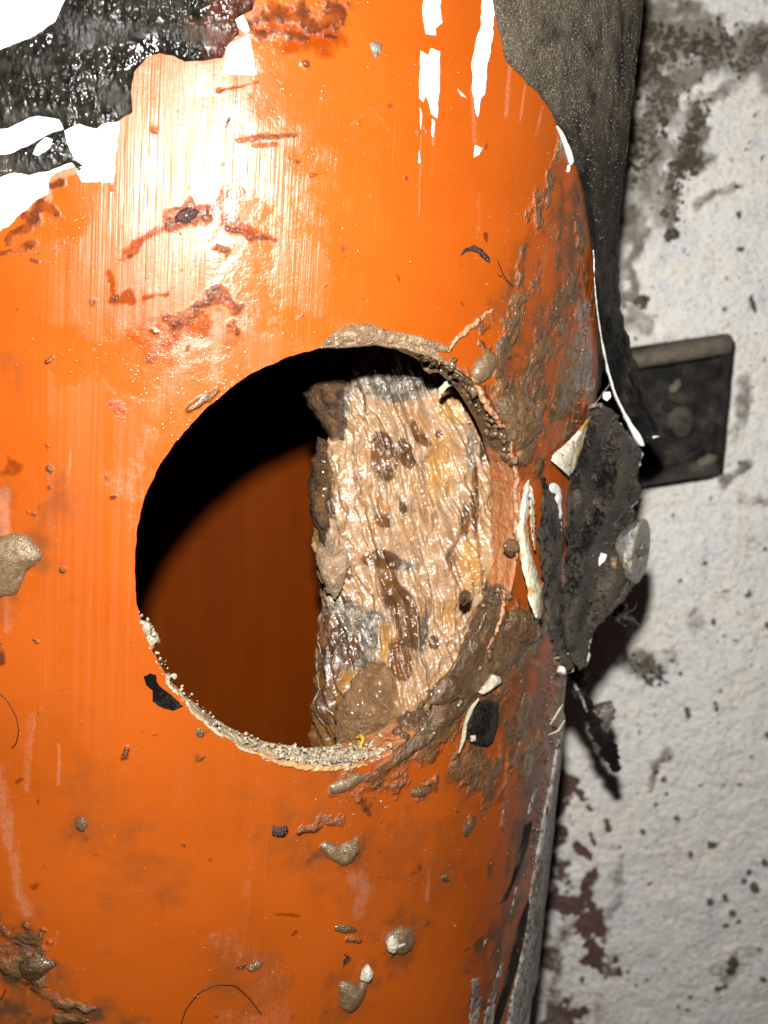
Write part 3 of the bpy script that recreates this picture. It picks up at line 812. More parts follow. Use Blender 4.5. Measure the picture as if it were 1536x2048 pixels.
V_cut = np.stack([ro * np.sin(th), -ro * np.cos(th), zh], -1).reshape(-1, 3)
q_cut = grid_faces(NK, NJ, True)[:, ::-1]
deg = np.degrees(k2) % 360
cut_mud = np.maximum(sstep(20, 35, deg) * (1 - sstep(62, 80, deg)), sstep(285, 300, deg) * (1 - sstep(340, 352, deg))).ravel() * .85
cut_pale = np.maximum(sstep(195, 215, deg) * (1 - sstep(262, 285, deg)), sstep(70, 80, deg) * (1 - sstep(110, 118, deg)) * .7).ravel()
nO, nI, nC = len(V_out), len(V_in), len(V_cut)
V_all = np.concatenate([V_out, V_in, V_cut])
F_all = np.concatenate([pq, iq[:, ::-1] + nO, q_cut + nO + nI])
MI = np.concatenate([np.zeros(len(pq)), np.ones(len(iq)), np.full(len(q_cut), 2)])
AT = {k: np.concatenate([a, np.zeros((nI + nC,) + a.shape[1:])]) for k, a in full.items()}
AT['mud'][nO + nI:] = cut_mud; AT['pale'] = np.concatenate([np.zeros(nO + nI), cut_pale])
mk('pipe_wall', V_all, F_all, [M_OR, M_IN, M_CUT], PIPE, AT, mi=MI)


def pipe_part(name, pts, mat, hfun, cell=.35, jit=.12, seed=0, bot=-.12, parent=PIPE, label=None, sz=False, attr=None):
    V, Fs, uv, d = pipe_patch(pts, hfun, cell, jit, seed, bot, sz)
    at_ = {'sz': np.concatenate([uv, uv[:, :1] * 0], 1)}
    for k, f in (attr or {}).items(): at_[k] = f(uv[:, 0], uv[:, 1])
    o = mk(name, V, Fs, mat, parent, at_)
    if label: o['label'] = label
    return o


def coat(h, rough=.03, sc=.6, seed=0):
    return lambda s, z, d: h * (1 - .6 * np.exp(-d / .15)) + rough * 2 * fbm(s * sc, z * sc, oct=4, seed=seed) * np.clip(d / .4, 0, 1)


# ---- old paint left on the upper left of the pipe
pipe_part('white_paint', [(-130, -210), (-60, -260), (40, -225), (110, -190), (150, -110), (135, 60), (140, 200), (160, 236), (237, 243), (232, 300), (228, 366), (165, 365), (150, 335), (100, 352), (96, 390), (75, 400), (45, 425), (10, 455), (-30, 492), (-70, 500), (-120, 540), (-150, 480), (-128, 380), (-152, 200), (-120, 40)],
          M_WHT, coat(.14, seed=41), .25, .24, 41, label='white paint coat left on the upper left of the pipe')
pipe_part('white_paint', [(455, 92), (497, 68), (506, 110), (511, 150), (480, 150), (447, 148), (450, 120)], M_WHT, coat(.2, seed=42), .2, .06, 42, label='small white paint flake at the top, beside the tarry patch')
pipe_part('white_paint', [(458, 28), (485, 25), (500, 60), (492, 68), (462, 45)], M_WHT, coat(.2, seed=142), .2, .08, 142)
A_POLY = [(150, -150), (135, -70), (130, 0), (112, 45), (60, 78), (-40, 120), (-100, 160), (-140, 190), (-125, 240), (-70, 268), (-20, 262), (18, 258), (60, 238), (80, 232), (120, 240), (130, 262), (160, 250), (195, 258), (205, 250), (235, 245), (245, 238), (266, 225), (262, 185), (270, 145), (295, 115), (320, 107), (350, 113), (370, 124), (445, 116), (455, 92), (478, 70), (470, 40), (505, 20), (520, -70), (480, -130), (440, -120), (390, -180), (300, -165), (240, -200)]
px_s = lambda s, z: np.clip((s - px_poly_pipe([(230, 60)])[0, 0]) / 16, 0, .62)
pipe_part('black_paint', A_POLY, M_BLK, lambda s, z, d: .2 + .22 * (1 - np.exp(-d / .5)) + .12 * 2 * fbm(s * .8, z * .5, oct=5, seed=43) * np.clip(d / .5, 0, 1), .3, .13, 43, label='tarry rough black paint at the upper left', attr={'brown': px_s})
pipe_part('black_paint', [(-60, 322), (-20, 312), (30, 305), (62, 290), (100, 266), (130, 258), (135, 285), (150, 320), (168, 332), (160, 344), (145, 326), (100, 342), (60, 350), (30, 345), (-30, 366), (-90, 360), (-110, 340)], M_BLK,
          lambda s, z, d: .2 + .2 * (1 - np.exp(-d / .5)) + .12 * 2 * fbm(s * .8, z * .5, oct=5, seed=44) * np.clip(d / .5, 0, 1), .3, .12, 44, attr={'brown': lambda s, z: s * 0}, label='narrow tarry black band below the wide one')
pipe_part('white_paint', [(78, 290), (95, 276), (108, 280), (104, 296), (80, 312), (70, 310)], M_WHT, lambda s, z, d: .48 + .1 * (1 - np.exp(-d / .3)), .25, .1, 45, bot=.1)
# ---- streaks of white paint at the top right
pipe_part('white_paint', [(852, -190), (866, -230), (878, -150), (884, -60), (882, 20), (886, 45), (870, 58), (872, 70), (852, 68), (846, 40)], M_WHT, coat(.13, seed=46), .25, .14, 46, label='upper white paint streak')
pipe_part('white_paint', [(842, 102), (856, 112), (862, 96), (880, 102), (881, 150), (878, 195), (874, 236), (862, 226), (858, 200), (851, 190), (846, 205), (838, 196)], M_WHT, coat(.13, seed=47), .22, .12, 47, label='broad white paint streak above the hole')
pipe_part('white_paint', [(972, -150), (980, -260), (990, -160), (986, -60), (990, 30), (985, 90), (975, 130), (972, 190), (962, 200), (955, 235), (946, 190), (944, 130), (952, 80), (962, 50)], M_WHT, coat(.12, seed=48), .25, .2, 48, label='long white paint streak beside the black coat')
for i, pts in enumerate([[(864, 238), (870, 244), (867, 275), (863, 270)], [(950, 290), (966, 296), (958, 310), (948, 315)], [(840, 215), (844, 230), (841, 260)], [(838, 300), (841, 325), (837, 326)], [(915, 178), (930, 192), (934, 198), (922, 190)]]):
    pipe_part('white_paint', pts, M_WHT, coat(.1, seed=49 + i), .15, .05, 49 + i)

# ---- the black coat still on the right edge of the pipe
left = px_poly_pipe([(965, -420), (978, -330), (970, -260), (985, -190), (985, -130), (985, -75), (986, 20), (1003, 80), (1010, 122), (1040, 150), (1078, 190), (1108, 235), (1125, 270), (1142, 312), (1160, 360), (1170, 400), (1178, 460), (1184, 520), (1190, 600), (1196, 700), (1196, 780)])
rs = R * math.radians(104)
strip = np.concatenate([left, [(rs, left[-1, 1] - 3)], [(rs, left[0, 1] + 22)]])
zt = px_poly_pipe([(1130, 300)])[0, 1]
pipe_part('black_paint', strip, M_STRIP, lambda s, z, d: .25 + .2 * (1 - np.exp(-d / .8)) + .22 * 2 * fbm(s * .5 + z * .2, z * .3, oct=5, seed=60, gain=.6) * np.clip(d / .8, 0, 1) + .28 * 2 * fbm(s * .7 + z * .3, z * .35 - s * .1, oct=4, seed=59, gain=.6) * np.clip(d / .8, 0, 1), .35, .25, 60, sz=True,
          label='dusty black coat along the right edge', attr={'dusty': lambda s, z: np.clip(.3 + (z - zt) / 10, .3, 1) * (1 - .9 * sstep(.12, .26, fbm(s * .16 + z * .12, z * .07 - s * .05, oct=4, seed=69)))})
pipe_part('white_paint', [(1113, 252), (1122, 262), (1140, 300), (1146, 325), (1140, 330), (1128, 292)], M_WHT, coat(.35, seed=61), .2, .05, 61, label='thin white sliver along the black coat')
pipe_part('white_paint', [(1136, 330), (1140, 332), (1138, 345), (1133, 344)], M_WHT, coat(.2, seed=62), .15, .03, 62)

# ---- worn paint along the lower right edge
ed = px_poly_pipe([(1112, 1490), (1104, 1545), (1092, 1600), (1080, 1660), (1070, 1720), (1058, 1790), (1052, 1850), (1038, 1930), (1018, 2010), (1005, 2110)])
strip = np.concatenate([ed, [(R * math.radians(92), ed[-1, 1])], [(R * math.radians(92), ed[0, 1] + 3)]])
pipe_part('worn_paint', strip, M_WORN, lambda s, z, d: .2 + .3 * (1 - np.exp(-d / .5)) + .15 * 2 * fbm(s * .5, z * .2, oct=4, seed=63) * np.clip(d / .5, 0, 1), .45, .25, 63, sz=True, label='worn grey white paint at the lower right edge')
pipe_part('black_paint', [(1065, 1640), (1055, 1690), (1030, 1760), (1012, 1800), (996, 1810), (1020, 1770), (1040, 1700), (1050, 1650)], M_FLAP, coat(.15, .08, seed=64), .25, .15, 64)
pipe_part('black_paint', [(1060, 1790), (1052, 1850), (1035, 1930), (1010, 2010), (995, 2060), (980, 2060), (1005, 1980), (1025, 1900), (1040, 1840)], M_FLAP, coat(.2, .08, seed=65), .3, .2, 65)
for i, pts in enumerate([[(1000, 1930), (1008, 1925), (995, 1980), (985, 2010), (978, 2000)], [(945, 1960), (955, 1955), (962, 2010), (950, 2060), (938, 2060)], [(1030, 1780), (1034, 1776), (1024, 1830), (1020, 1825)], [(968, 1880), (975, 1878), (965, 1896)], [(970, 2020), (990, 2010), (985, 2070), (965, 2075)],
                         [(1068, 1580), (1075, 1575), (1062, 1625), (1052, 1635)], [(1008, 1605), (1014, 1600), (1012, 1625), (1004, 1628)]]):
    pipe_part('white_paint', pts, M_WORN, coat(.1, .06, seed=70 + i), .12, .4, 70 + i)
pipe_part('black_paint', [(287, 1352), (300, 1345), (312, 1350), (316, 1368), (332, 1382), (348, 1396), (366, 1412), (350, 1420), (326, 1416), (306, 1402), (304, 1380), (294, 1370)], M_FLAP, coat(.2, .12, 1.2, seed=80), .16, .14, 80, label='small black paint chip by the rim of the hole', attr={'brown': lambda s, z: s * 0})

# ---- the loose flap of black paint hanging off the right edge
flL = [(1176, 420, 124.5), (1186, 500, 124.8), (1189, 560, 126), (1194, 620, 130), (1203, 680, 134), (1214, 740, 138), (1230, 790, 140), (1252, 835, 142), (1278, 884, 143.5), (1284, 892, 144)]
flR = [(1236, 420, 138), (1236, 500, 138.5), (1239, 560, 139.5), (1244, 620, 141), (1256, 680, 143), (1274, 740, 145), (1292, 790, 146), (1310, 830, 147), (1326, 858, 147.5), (1332, 872, 148)]
FLAP = mk('paint_flap', *ribbon(flL, flR, 180, 40, 2.0, .5, .5, 90, 7, 1.6), M_FLAP, PIPE); FLAP['label'] = 'long loose flap of black paint hanging by the bracket'
wl = [(x + a, y, d - .5) for (x, y, d), a in zip(flL, (-1, -1, -1, -2, -2, -2, -3, -4, -8, -4))][1:]
wr = [(x + a, y, d - .9) for (x, y, d), a in zip(flL, (1, 1, 1, 2, 2, 3, 3, 4, 11, 6))][1:]
mk('white_edge', *ribbon(wl, wr, 90, 4, .3, .3, .1, 91, 2), M_WHT, FLAP)
mk('white_edge', *ribbon([(1284, 892, 143.4), (1296, 884, 143.8), (1310, 876, 144.4), (1318, 874, 145)], [(1280, 880, 143.4), (1294, 876, 143.8), (1310, 871, 144.4), (1318, 872, 145)], 24, 3, .2, .3, .1, 92), M_WHT, FLAP)
# little grey-blue edge high on the black coat
mk('paint_edge', *ribbon([(1268, -20, 137), (1264, 40, 137), (1262, 60, 137)], [(1282, -20, 137.5), (1280, 40, 137.5), (1268, 62, 137.5)], 30, 5, .3, .5, .3, 93, 3), M_BLUE, PIPE)
mk('paint_edge', *ribbon([(1252, 85, 136), (1248, 120, 136), (1246, 160, 136), (1244, 178, 136)], [(1262, 85, 136.5), (1266, 120, 136.5), (1262, 150, 136.5), (1250, 178, 136.5)], 30, 5, .3, .5, .3, 94, 3), M_BLUE, PIPE)
# shreds of torn black paint at the foot of the clip
mk('paint_shred', *ribbon([(1140, 1340, 150), (1148, 1385, 152), (1166, 1430, 155), (1186, 1475, 160), (1206, 1520, 166), (1224, 1545, 170)], [(1178, 1330, 152), (1176, 1375, 154), (1190, 1420, 157), (1212, 1460, 162), (1234, 1500, 167), (1236, 1545, 170)], 80, 10, .8, .5, .9, 95, 12), M_FLAP, PIPE)
mk('paint_shred', *ribbon([(1185, 1410, 168), (1192, 1440, 170), (1206, 1468, 173)], [(1222, 1400, 172), (1232, 1425, 173), (1214, 1466, 174)], 40, 8, .6, .5, .8, 96, 8), M_WORN, PIPE)
mk('paint_shred', *ribbon([(1140, 1362, 149), (1158, 1392, 151), (1172, 1425, 153)], [(1146, 1360, 149), (1166, 1392, 151), (1176, 1425, 153)], 30, 3, .2, .4, .2, 97, 2), M_WORN, PIPE)

# ---- white paint slivers standing off the pipe beside the clip
def sliver(name, L, Rr, mat, seed, bulge=.4, label=None, parent=None, rough=.25, fray=3):
    o = mk(name, *ribbon(L, Rr, 70, 8, bulge, .5, rough, seed, fray), mat, parent or PIPE)
    if label: o['label'] = label
    return o


sliver('paint_sliver', [(1052, 962, 121.2), (1040, 1000, 120.7), (1034, 1060, 120.5), (1040, 1120, 120.7), (1052, 1170, 121.2), (1062, 1215, 121.8), (1070, 1236, 122.8)], [(1062, 958, 121.8), (1058, 1000, 121.4), (1056, 1060, 121.3), (1064, 1115, 122.0), (1080, 1150, 124.0), (1088, 1190, 125.0), (1082, 1238, 124.2)], M_STW, 100, .8, 'long yellowed white paint sliver between pipe and clip')
sliver('paint_sliver', [(1058, 965, 121.4), (1060, 1010, 121.5), (1062, 1060, 121.8), (1068, 1100, 122.5)], [(1068, 985, 122.5), (1071, 1020, 122.9), (1071, 1060, 122.9), (1072, 1100, 123.0)], M_STW, 101, .2)
sliver('paint_sliver', [(1096, 965, 126.0), (1102, 1000, 126.7), (1104, 1060, 126.9), (1106, 1110, 127.1), (1108, 1160, 127.3)], [(1112, 962, 127.8), (1124, 985, 129.0), (1123, 1050, 128.9), (1120, 1100, 128.6), (1114, 1160, 128.0)], M_WHT, 102, .4, 'short white paint sliver next to the clip')
sliver('paint_sliver', [(1078, 928, 123.8), (1076, 950, 123.5), (1084, 975, 124.5), (1096, 990, 126.0)], [(1092, 925, 125.5), (1096, 945, 126.0), (1098, 968, 126.2), (1102, 985, 126.7)], M_FLAP, 103, .4)
sliver('paint_sliver', [(1100, 1160, 126.5), (1102, 1200, 126.7), (1112, 1235, 127.8)], [(1110, 1160, 127.5), (1116, 1200, 128.2), (1119, 1235, 128.5)], M_STW, 104, .2)
sliver('paint_sliver', [(1122, 1230, 128.8), (1128, 1260, 129.4), (1136, 1310, 130.3)], [(1125, 1228, 129.1), (1133, 1260, 130.0), (1139, 1310, 130.7)], M_WORN, 105, .2)
sliver('paint_sliver', [(1135, 1210, 130.2), (1136, 1240, 130.3), (1137, 1262, 130.4)], [(1139, 1205, 130.7), (1142, 1240, 131.0), (1140, 1262, 130.8)], M_WORN, 106, .2)

# ---- dark broken band of the clip on the pipe, behind the slivers
def part_lump(name, pts, D, thick, mat, parent, label=None, **kw):
    V, Fs, d = lump(pts, D, thick, **kw)
    o = mk(name, V, Fs, mat, parent)
    if label: o['label'] = label
    return o


CLIP = thing('pipe_clip', 'dust caked black pipe clip ear with a screw in it, beside the pipe', 'pipe clip', at(1200, 1270, 139))
EAR_POLY = [(1196, 806), (1212, 810), (1226, 822), (1240, 846), (1256, 866), (1272, 892), (1284, 905), (1276, 935), (1276, 960), (1284, 985), (1278, 1000), (1262, 1012), (1272, 1036), (1270, 1060), (1240, 1070), (1226, 1088), (1238, 1112), (1250, 1140), (1254, 1168), (1250, 1190), (1232, 1212), (1206, 1238), (1186, 1262), (1176, 1284), (1172, 1330), (1158, 1344), (1142, 1318), (1128, 1280), (1116, 1230), (1128, 1160), (1132, 1080), (1134, 1000), (1142, 960), (1152, 930), (1164, 880), (1168, 845), (1182, 812)]
part_lump('ear', EAR_POLY,
          137, 3.2, M_EAR, CLIP, cell=.3, jit=.45, seed=110, rough=2.3, k=1.6, lumpy=.22, grad=(.1, .0),
          hfun=lambda x, y, d: 1.3 * np.sin(x * .09 + y * .03 + 3 * fbm(x * .02, y * .02, seed=119)) + 1.6 * np.exp(-((x - 1225) / 34)**2 - ((y - 960) / 80)**2) + 1.2 * np.exp(-((x - 1150) / 16)**2) * (y > 1000))
part_lump('band', [(1082, 985), (1096, 975), (1118, 985), (1128, 1060), (1122, 1140), (1130, 1220), (1140, 1290), (1148, 1330), (1138, 1342), (1120, 1320), (1104, 1270), (1090, 1230), (1086, 1160), (1076, 1080)], 128, 1.2, M_EAR, CLIP, cell=.28, jit=.5, seed=111, rough=1.6, k=.8, lumpy=.5, grad=(.13, .0))
o = mk('white_paint', *ribbon([(1172, 840, 130.8), (1150, 868, 128.6), (1126, 893, 126.2), (1106, 908, 124.2), (1102, 920, 123.8)], [(1184, 830, 132.0), (1168, 880, 130.4), (1160, 910, 129.6), (1146, 945, 128.2), (1138, 952, 127.4)], 60, 10, .8, .4, .2, 112, 2), M_STW, CLIP)
o['label'] = 'bright white triangular paint patch, stained amber at its edge'
mk('torn_edge', *ribbon([(1178, 812, 131.4), (1190, 806, 132.6), (1204, 806, 134.0)], [(1180, 818, 131.6), (1192, 814, 132.8), (1210, 816, 134.6)], 24, 4, .3, .5, .3, 113, 3), M_WORN, CLIP)
for i, L in enumerate([[(1254, 862), (1272, 890), (1284, 908), (1276, 936), (1272, 960)], [(1282, 985), (1274, 1004), (1262, 1014), (1268, 1040)], [(1186, 1262), (1178, 1290), (1174, 1330)], [(1238, 846), (1246, 858)]]):
    x, y = np.array(L, float).T; V, Fs = tube(at(x, y, 137 + .1 * (x - 1195) - .6), .22, 7, 40, (.3, 1, .6, 1, .3)); V = V + (fbm(V[:, 0] * 1.5, V[:, 1] * 1.5, V[:, 2] * 1.5, oct=3, seed=118 + i) * .5)[:, None] * RT; mk('torn_edge', V, Fs, M_WORN, CLIP)
mk('white_paint', *lump([(1178, 1102), (1190, 1098), (1202, 1104), (1214, 1110), (1210, 1122), (1200, 1132), (1190, 1136), (1184, 1122)], 133.6, .6, cell=.22, jit=.08, seed=114, rough=.15)[:2], M_WHT, CLIP)
mk('white_paint', *lump([(1206, 784), (1220, 784), (1222, 794), (1214, 802), (1206, 796)], 136, .6, cell=.22, jit=.08, seed=115, rough=.15)[:2], M_WHT, CLIP)
mk('torn_edge', *ribbon([(1262, 1150, 139.8), (1246, 1180, 138.2), (1222, 1210, 135.8), (1196, 1238, 133.2), (1178, 1262, 131.4)], [(1268, 1172, 140.4), (1252, 1196, 138.8), (1226, 1222, 136.2), (1200, 1250, 133.6), (1182, 1270, 131.8)], 50, 5, .6, .6, .4, 116, 5), M_EAR, CLIP)
for i, (pts, D, mt) in enumerate([([(1164, 1088), (1176, 1080), (1186, 1092), (1176, 1100), (1166, 1098)], 132, M_BLUE), ([(1180, 1070), (1192, 1060), (1200, 1080), (1204, 1098), (1192, 1096)], 133.5, grimy('green_corrosion', (.05, .07, .05), (.03, .035, .03), (.1, .11, .1))), ([(1222, 1112), (1234, 1114), (1232, 1140), (1224, 1150), (1218, 1132)], 136, M_TAN), ([(1238, 1154), (1248, 1164), (1240, 1186), (1230, 1190)], 138.5, M_WORN)]):
    part_lump('flake', pts, D, .9, mt, CLIP, cell=.25, jit=.12, seed=120 + i, rough=.5)

gq = np.random.default_rng(16); bp = []
for i in range(150):
    a = gq.normal((1215, 1010), (34, 110)); 
    if not inside(np.array(EAR_POLY, float), a[None])[0]: continue
    b = a + gq.normal(0, 9, 2); c = b + gq.normal(0, 9, 2); D = 137 + .1 * (np.array([a[0], b[0], c[0]]) - 1195) - 4.2 + gq.normal(0, .6, 3)
    bp.append(tube(at(np.array([a[0], b[0], c[0]]), np.array([a[1], b[1], c[1]]), D), gq.uniform(.03, .08), 5, 9, (.3, 1, 1, .2)))
V, Fs = merge(bp); tag(mk('lint', V, Fs, grimy('grey_lint', (.1, .085, .066), (.06, .05, .04), (.16, .14, .11), rough=(.5, .8), bump=.05), CLIP), kind='stuff')
P = np.stack([gq.normal(1210, 36, 900), gq.normal(1040, 130, 900)], -1); P = P[inside(np.array(EAR_POLY, float), P)]; P = P[poly_dist(P, np.array(EAR_POLY, float)) > 8]
V, Fs = grains(at(P[:, 0], P[:, 1], 137 + .1 * (P[:, 0] - 1195) - 3.4 + gq.normal(0, .7, len(P))), gq.uniform(.05, .3, len(P)), seed=17); tag(mk('grit', V, Fs, M_EAR, CLIP), kind='stuff')
# ---- the screw
SCREW = thing('screw', 'corroded grey countersunk screw sticking out of the dusty clip', 'screw', at(1270, 1105, 143))
hc = at(1280, 1103, 140.5)
ax = RT * .87 + UP * -.13 - FW * .47; ax /= np.linalg.norm(ax)          # the way the head faces
e1 = np.cross(ax, UP); e1 /= np.linalg.norm(e1); e2 = np.cross(ax, e1)
def lathe(profile, k=40, seed=0, rough=.0):
    V = []; n = len(profile); ang = np.linspace(0, 2 * np.pi, k, endpoint=False)
    for i, (h, r) in enumerate(profile):
        w = r * (1 + rough * 2 * fbm(np.cos(ang) * 2 + i * .3, np.sin(ang) * 2 + i * .2, oct=3, seed=seed))
        V.append(hc + ax * h + np.outer(np.cos(ang) * w, e1) + np.outer(np.sin(ang) * w, e2))
    V = np.concatenate(V); Fs = [(i * k + j, i * k + (j + 1) % k, (i + 1) * k + (j + 1) % k, (i + 1) * k + j) for i in range(n - 1) for j in range(k)]
    return V, Fs
RHD = 4.3
mk('head', *lathe([(-3.6, 1.9), (-3.0, 2.2), (-1.9, 3.1), (-1.0, 3.85), (-.6, 4.05), (-.3, 4.15), (0, RHD), (.15, 4.0), (.2, 3.5), (.25, 2.4), (.1, 1.4), (-.1, .9), (-.6, .6), (-.9, .05)], 64, 5, .05), M_STEEL, SCREW)
mk('shank', *lathe([(-12, 1.6)] + [(-3.2 - 8.8 * (1 - i / 22), 1.7 + .22 * (i % 2)) for i in range(22)] + [(-3.4, 1.9)], 24, 6, .05), M_STEEL, SCREW)
c1, c2 = hc - ax * 3.0, hc
sl = [hc + ax * .3 + e1 * a + e2 * b for a, b in ((-2.6, -.42), (2.6, -.42), (2.6, .42), (-2.6, .42))] + [hc + ax * .34 + e1 * a + e2 * b for a, b in ((-2.5, -.36), (2.5, -.36), (2.5, .36), (-2.5, .36))]
mk('slot', sl, [(0, 1, 5, 4), (1, 2, 6, 5), (2, 3, 7, 6), (3, 0, 4, 7), (4, 5, 6, 7)], M_DARK, SCREW, smooth=False)

# ------------------------------------------------------------------ the wall
wc, _ = on_wall(np.array([1000., 1560., 1000., 1560.]), np.array([-30., -30., 2080., 2080.]))
U0, U1 = wc[:, 0].min() - 6, wc[:, 0].max() + 6; V0, V1 = wc[:, 1].min() - 6, wc[:, 1].max() + 6
US = axis_values(-420, U0, U1, 520, .45, 40.0); VS = axis_values(-520, V0, V1, 420, .45, 40.0)
wu, wv = [q.ravel() for q in np.meshgrid(US, VS, indexing='ij')]
SZ_P, WARP_P, ATT_P, onp = SZ, WARP, ATT, on_pipe
WI = np.where((wu > U0 - 5) & (wu < U1 + 5) & (wv > V0 - 5) & (wv < V1 + 5))[0]
SZ = np.stack([wu[WI], wv[WI]], -1)
WARP = np.stack([fbm(SZ[:, 0] * .25, SZ[:, 1] * .25, oct=4, seed=131), fbm(SZ[:, 0] * .25 + 40, SZ[:, 1] * .25, oct=4, seed=132)], -1) * 2
WARP2, PATCHY = ragged_fields(135)
ATT = {k: np.zeros(len(WI)) for k in ('maroon', 'soot', 'speck')}
on_pipe = on_wall
for pts, w, st in [
    ([(1126, 1555), (1112, 1640), (1106, 1690)], 30, 1), ([(1125, 1545), (1150, 1556), (1166, 1590)], 14, 1), ([(1145, 1560), (1160, 1590)], 12, .9), ([(1205, 1640), (1216, 1660)], 9, 1), ([(1182, 1665), (1188, 1690)], 7, .9), ([(1152, 1690), (1168, 1704)], 14, 1), ([(1178, 1612), (1182, 1622)], 8, .9),
    ([(1100, 1720), (1120, 1770)], 40, .6), ([(1180, 1745), (1176, 1800)], 20, 1), ([(1110, 1820), (1190, 1820)], 40, 1), ([(1150, 1860), (1200, 1850), (1216, 1880)], 26, 1), ([(1185, 1890), (1205, 1930), (1236, 1950)], 26, 1), ([(1220, 1900), (1236, 1930)], 14, .8), ([(1110, 2030), (1150, 2030)], 34, .9), ([(1140, 1990), (1138, 2010)], 10, .8), ([(1290, 606), (1294, 612)], 22, .7), ([(1510, 590), (1512, 620)], 8, .7), ([(1100, 1880), (1090, 2000)], 30, .6)]:
    paint('maroon', pts, w * 1.35, st, .5, .5)
for pts, w, st in [
    ([(1270, 60), (1350, 85), (1420, 95), (1560, 90)], 110, 1), ([(1290, 20), (1400, 30)], 60, .7), ([(1300, 120), (1320, 240), (1290, 420)], 110, .55), ([(1400, 60), (1560, 130)], 60, .7), ([(1420, 150), (1536, 170)], 40, .5), ([(1270, 40), (1350, 70), (1420, 90), (1560, 88)], 70, 1), ([(1270, 100), (1300, 160), (1330, 230)], 60, .9), ([(1300, 40), (1420, 30)], 40, .6), ([(1400, 110), (1460, 100), (1560, 60)], 40, .9), ([(1330, 170), (1390, 150)], 34, .7), ([(1300, 220), (1290, 330), (1270, 420)], 44, .75), ([(1270, 250), (1260, 600)], 34, .7),
    ([(1400, 215), (1380, 280), (1356, 330), (1345, 380), (1335, 430)], 30, .95), ([(1480, 160), (1400, 220)], 26, .6), ([(1370, 330), (1400, 345)], 20, .9), ([(1340, 455), (1345, 468)], 14, .9), ([(1300, 250), (1380, 240)], 30, .6), ([(1400, 410), (1470, 380)], 18, .6), ([(1395, 310), (1380, 330)], 30, .8), ([(1280, 650), (1300, 670)], 50, .5), ([(1490, 780), (1480, 860)], 30, .7), ([(1480, 940), (1440, 960)], 20, .8),
    ([(1270, 1310), (1310, 1330), (1290, 1350)], 30, .7), ([(1340, 1300), (1330, 1330)], 30, .5), ([(1310, 1540), (1330, 1500)], 24, .6), ([(1318, 1530), (1300, 1570)], 20, .6), ([(1230, 1700), (1240, 1800), (1226, 1820)], 34, .5), ([(1380, 1240), (1400, 1260)], 40, .45), ([(1370, 1240), (1390, 1215)], 10, .6), ([(1480, 1900), (1450, 1960)], 40, .45), ([(1420, 1940), (1470, 1935)], 20, .5), ([(1100, 1850), (1100, 2040)], 46, .6), ([(1200, 2000), (1190, 2048)], 40, .4), ([(1300, 1680), (1340, 1700)], 50, .25), ([(1490, 1000), (1530, 1010)], 30, .5), ([(1480, 1090), (1500, 1090)], 26, .4)]:
    paint('soot', pts, w, st, .8, .5)
sp = [(1470, 375, 11, 8), (1480, 500, 14, 10), (1336, 466, 10, 14), (1478, 430, 8, 14), (1300, 1340, 7, 12), (1318, 1338, 9, 11), (1375, 1425, 10, 26), (1343, 1320, 8, 8), (1354, 1636, 12, 14), (1286, 1662, 10, 12), (1310, 1608, 9, 8), (1334, 1587, 8, 8), (1425, 1690, 18, 16), (1380, 1710, 9, 18), (1490, 1762, 15, 8), (1500, 1745, 10, 12), (1510, 1775, 14, 22), (1530, 1725, 10, 14), (1420, 1806, 12, 18), (1450, 1796, 10, 18), (1465, 1826, 14, 12), (1480, 1845, 10, 10), (1452, 1852, 16, 10), (1468, 1920, 20, 24), (1462, 1940, 16, 14), (1524, 1957, 14, 12), (1436, 1976, 12, 16), (1450, 1972, 12, 10), (1380, 1994, 10, 7), (1355, 2014, 6, 9), (1373, 2020, 8, 8), (1515, 1895, 9, 8), (1164, 1960, 8, 14), (1480, 1568, 9, 8), (1445, 1568, 8, 7), (1400, 1570, 9, 7), (1330, 1560, 12, 10), (1312, 1546, 12, 10), (1410, 1125, 7, 10), (1360, 1160, 6, 10), (1428, 1245, 8, 16), (1430, 1410, 6, 24), (1440, 1380, 6, 8), (1470, 1280, 14, 5), (1450, 1183, 20, 4), (1495, 1190, 16, 5), (1500, 1185, 5, 14), (1535, 1250, 8, 16), (1534, 1470, 8, 16), (1313, 1622, 5, 6), (1240, 1690, 6, 9), (1380, 870, 10, 10), (1295, 600, 14, 12), (1450, 620, 8, 10), (1530, 1100, 9, 9), (1345, 1030, 5, 8), (1330, 900, 5, 5)]
for x, y, a, b in sp:
    n = (b - a) / 2.0
    if n >= 0: paint('speck', [(x - n * .25, y - n * .9), (x + n * .25, y + n * .9)], a * 1.15, 1, .5, .4)
    else: paint('speck', [(x + n, y), (x - n, y)], b * 1.15, 1, .5, .4)
g2 = np.random.default_rng(5)
for i in range(420):
    x, y = g2.uniform(1120, 1536), g2.uniform(0, 2048)
    paint('speck', [(x, y), (x + g2.uniform(-3, 3), y + g2.uniform(0, 6))], g2.choice([2.5, 3.5, 5, 7], p=[.4, .35, .18, .07]), g2.uniform(.5, 1), .5, .4)
wh = fbm(wu * .05, wv * .05, oct=3, seed=141) * 1.0 + fbm(wu * .28, wv * .28, oct=5, seed=142, gain=.6) * 1.1
lay = np.zeros(len(wu)); nz = fbm(SZ[:, 0] * .5, SZ[:, 1] * .5, oct=5, seed=143) * 2
lay[WI] = -.3 * sstep(.4, .6, ATT['maroon'] + nz * .3) + (.5 + .9 * np.clip(nz + .4, 0, 2)) * sstep(.4, .9, ATT['soot'] + nz * .4) + .35 * sstep(.3, .7, ATT['speck'])
wa = {}
for k, a in ATT.items():
    b = np.zeros(len(wu)); b[WI] = a; wa[k] = b
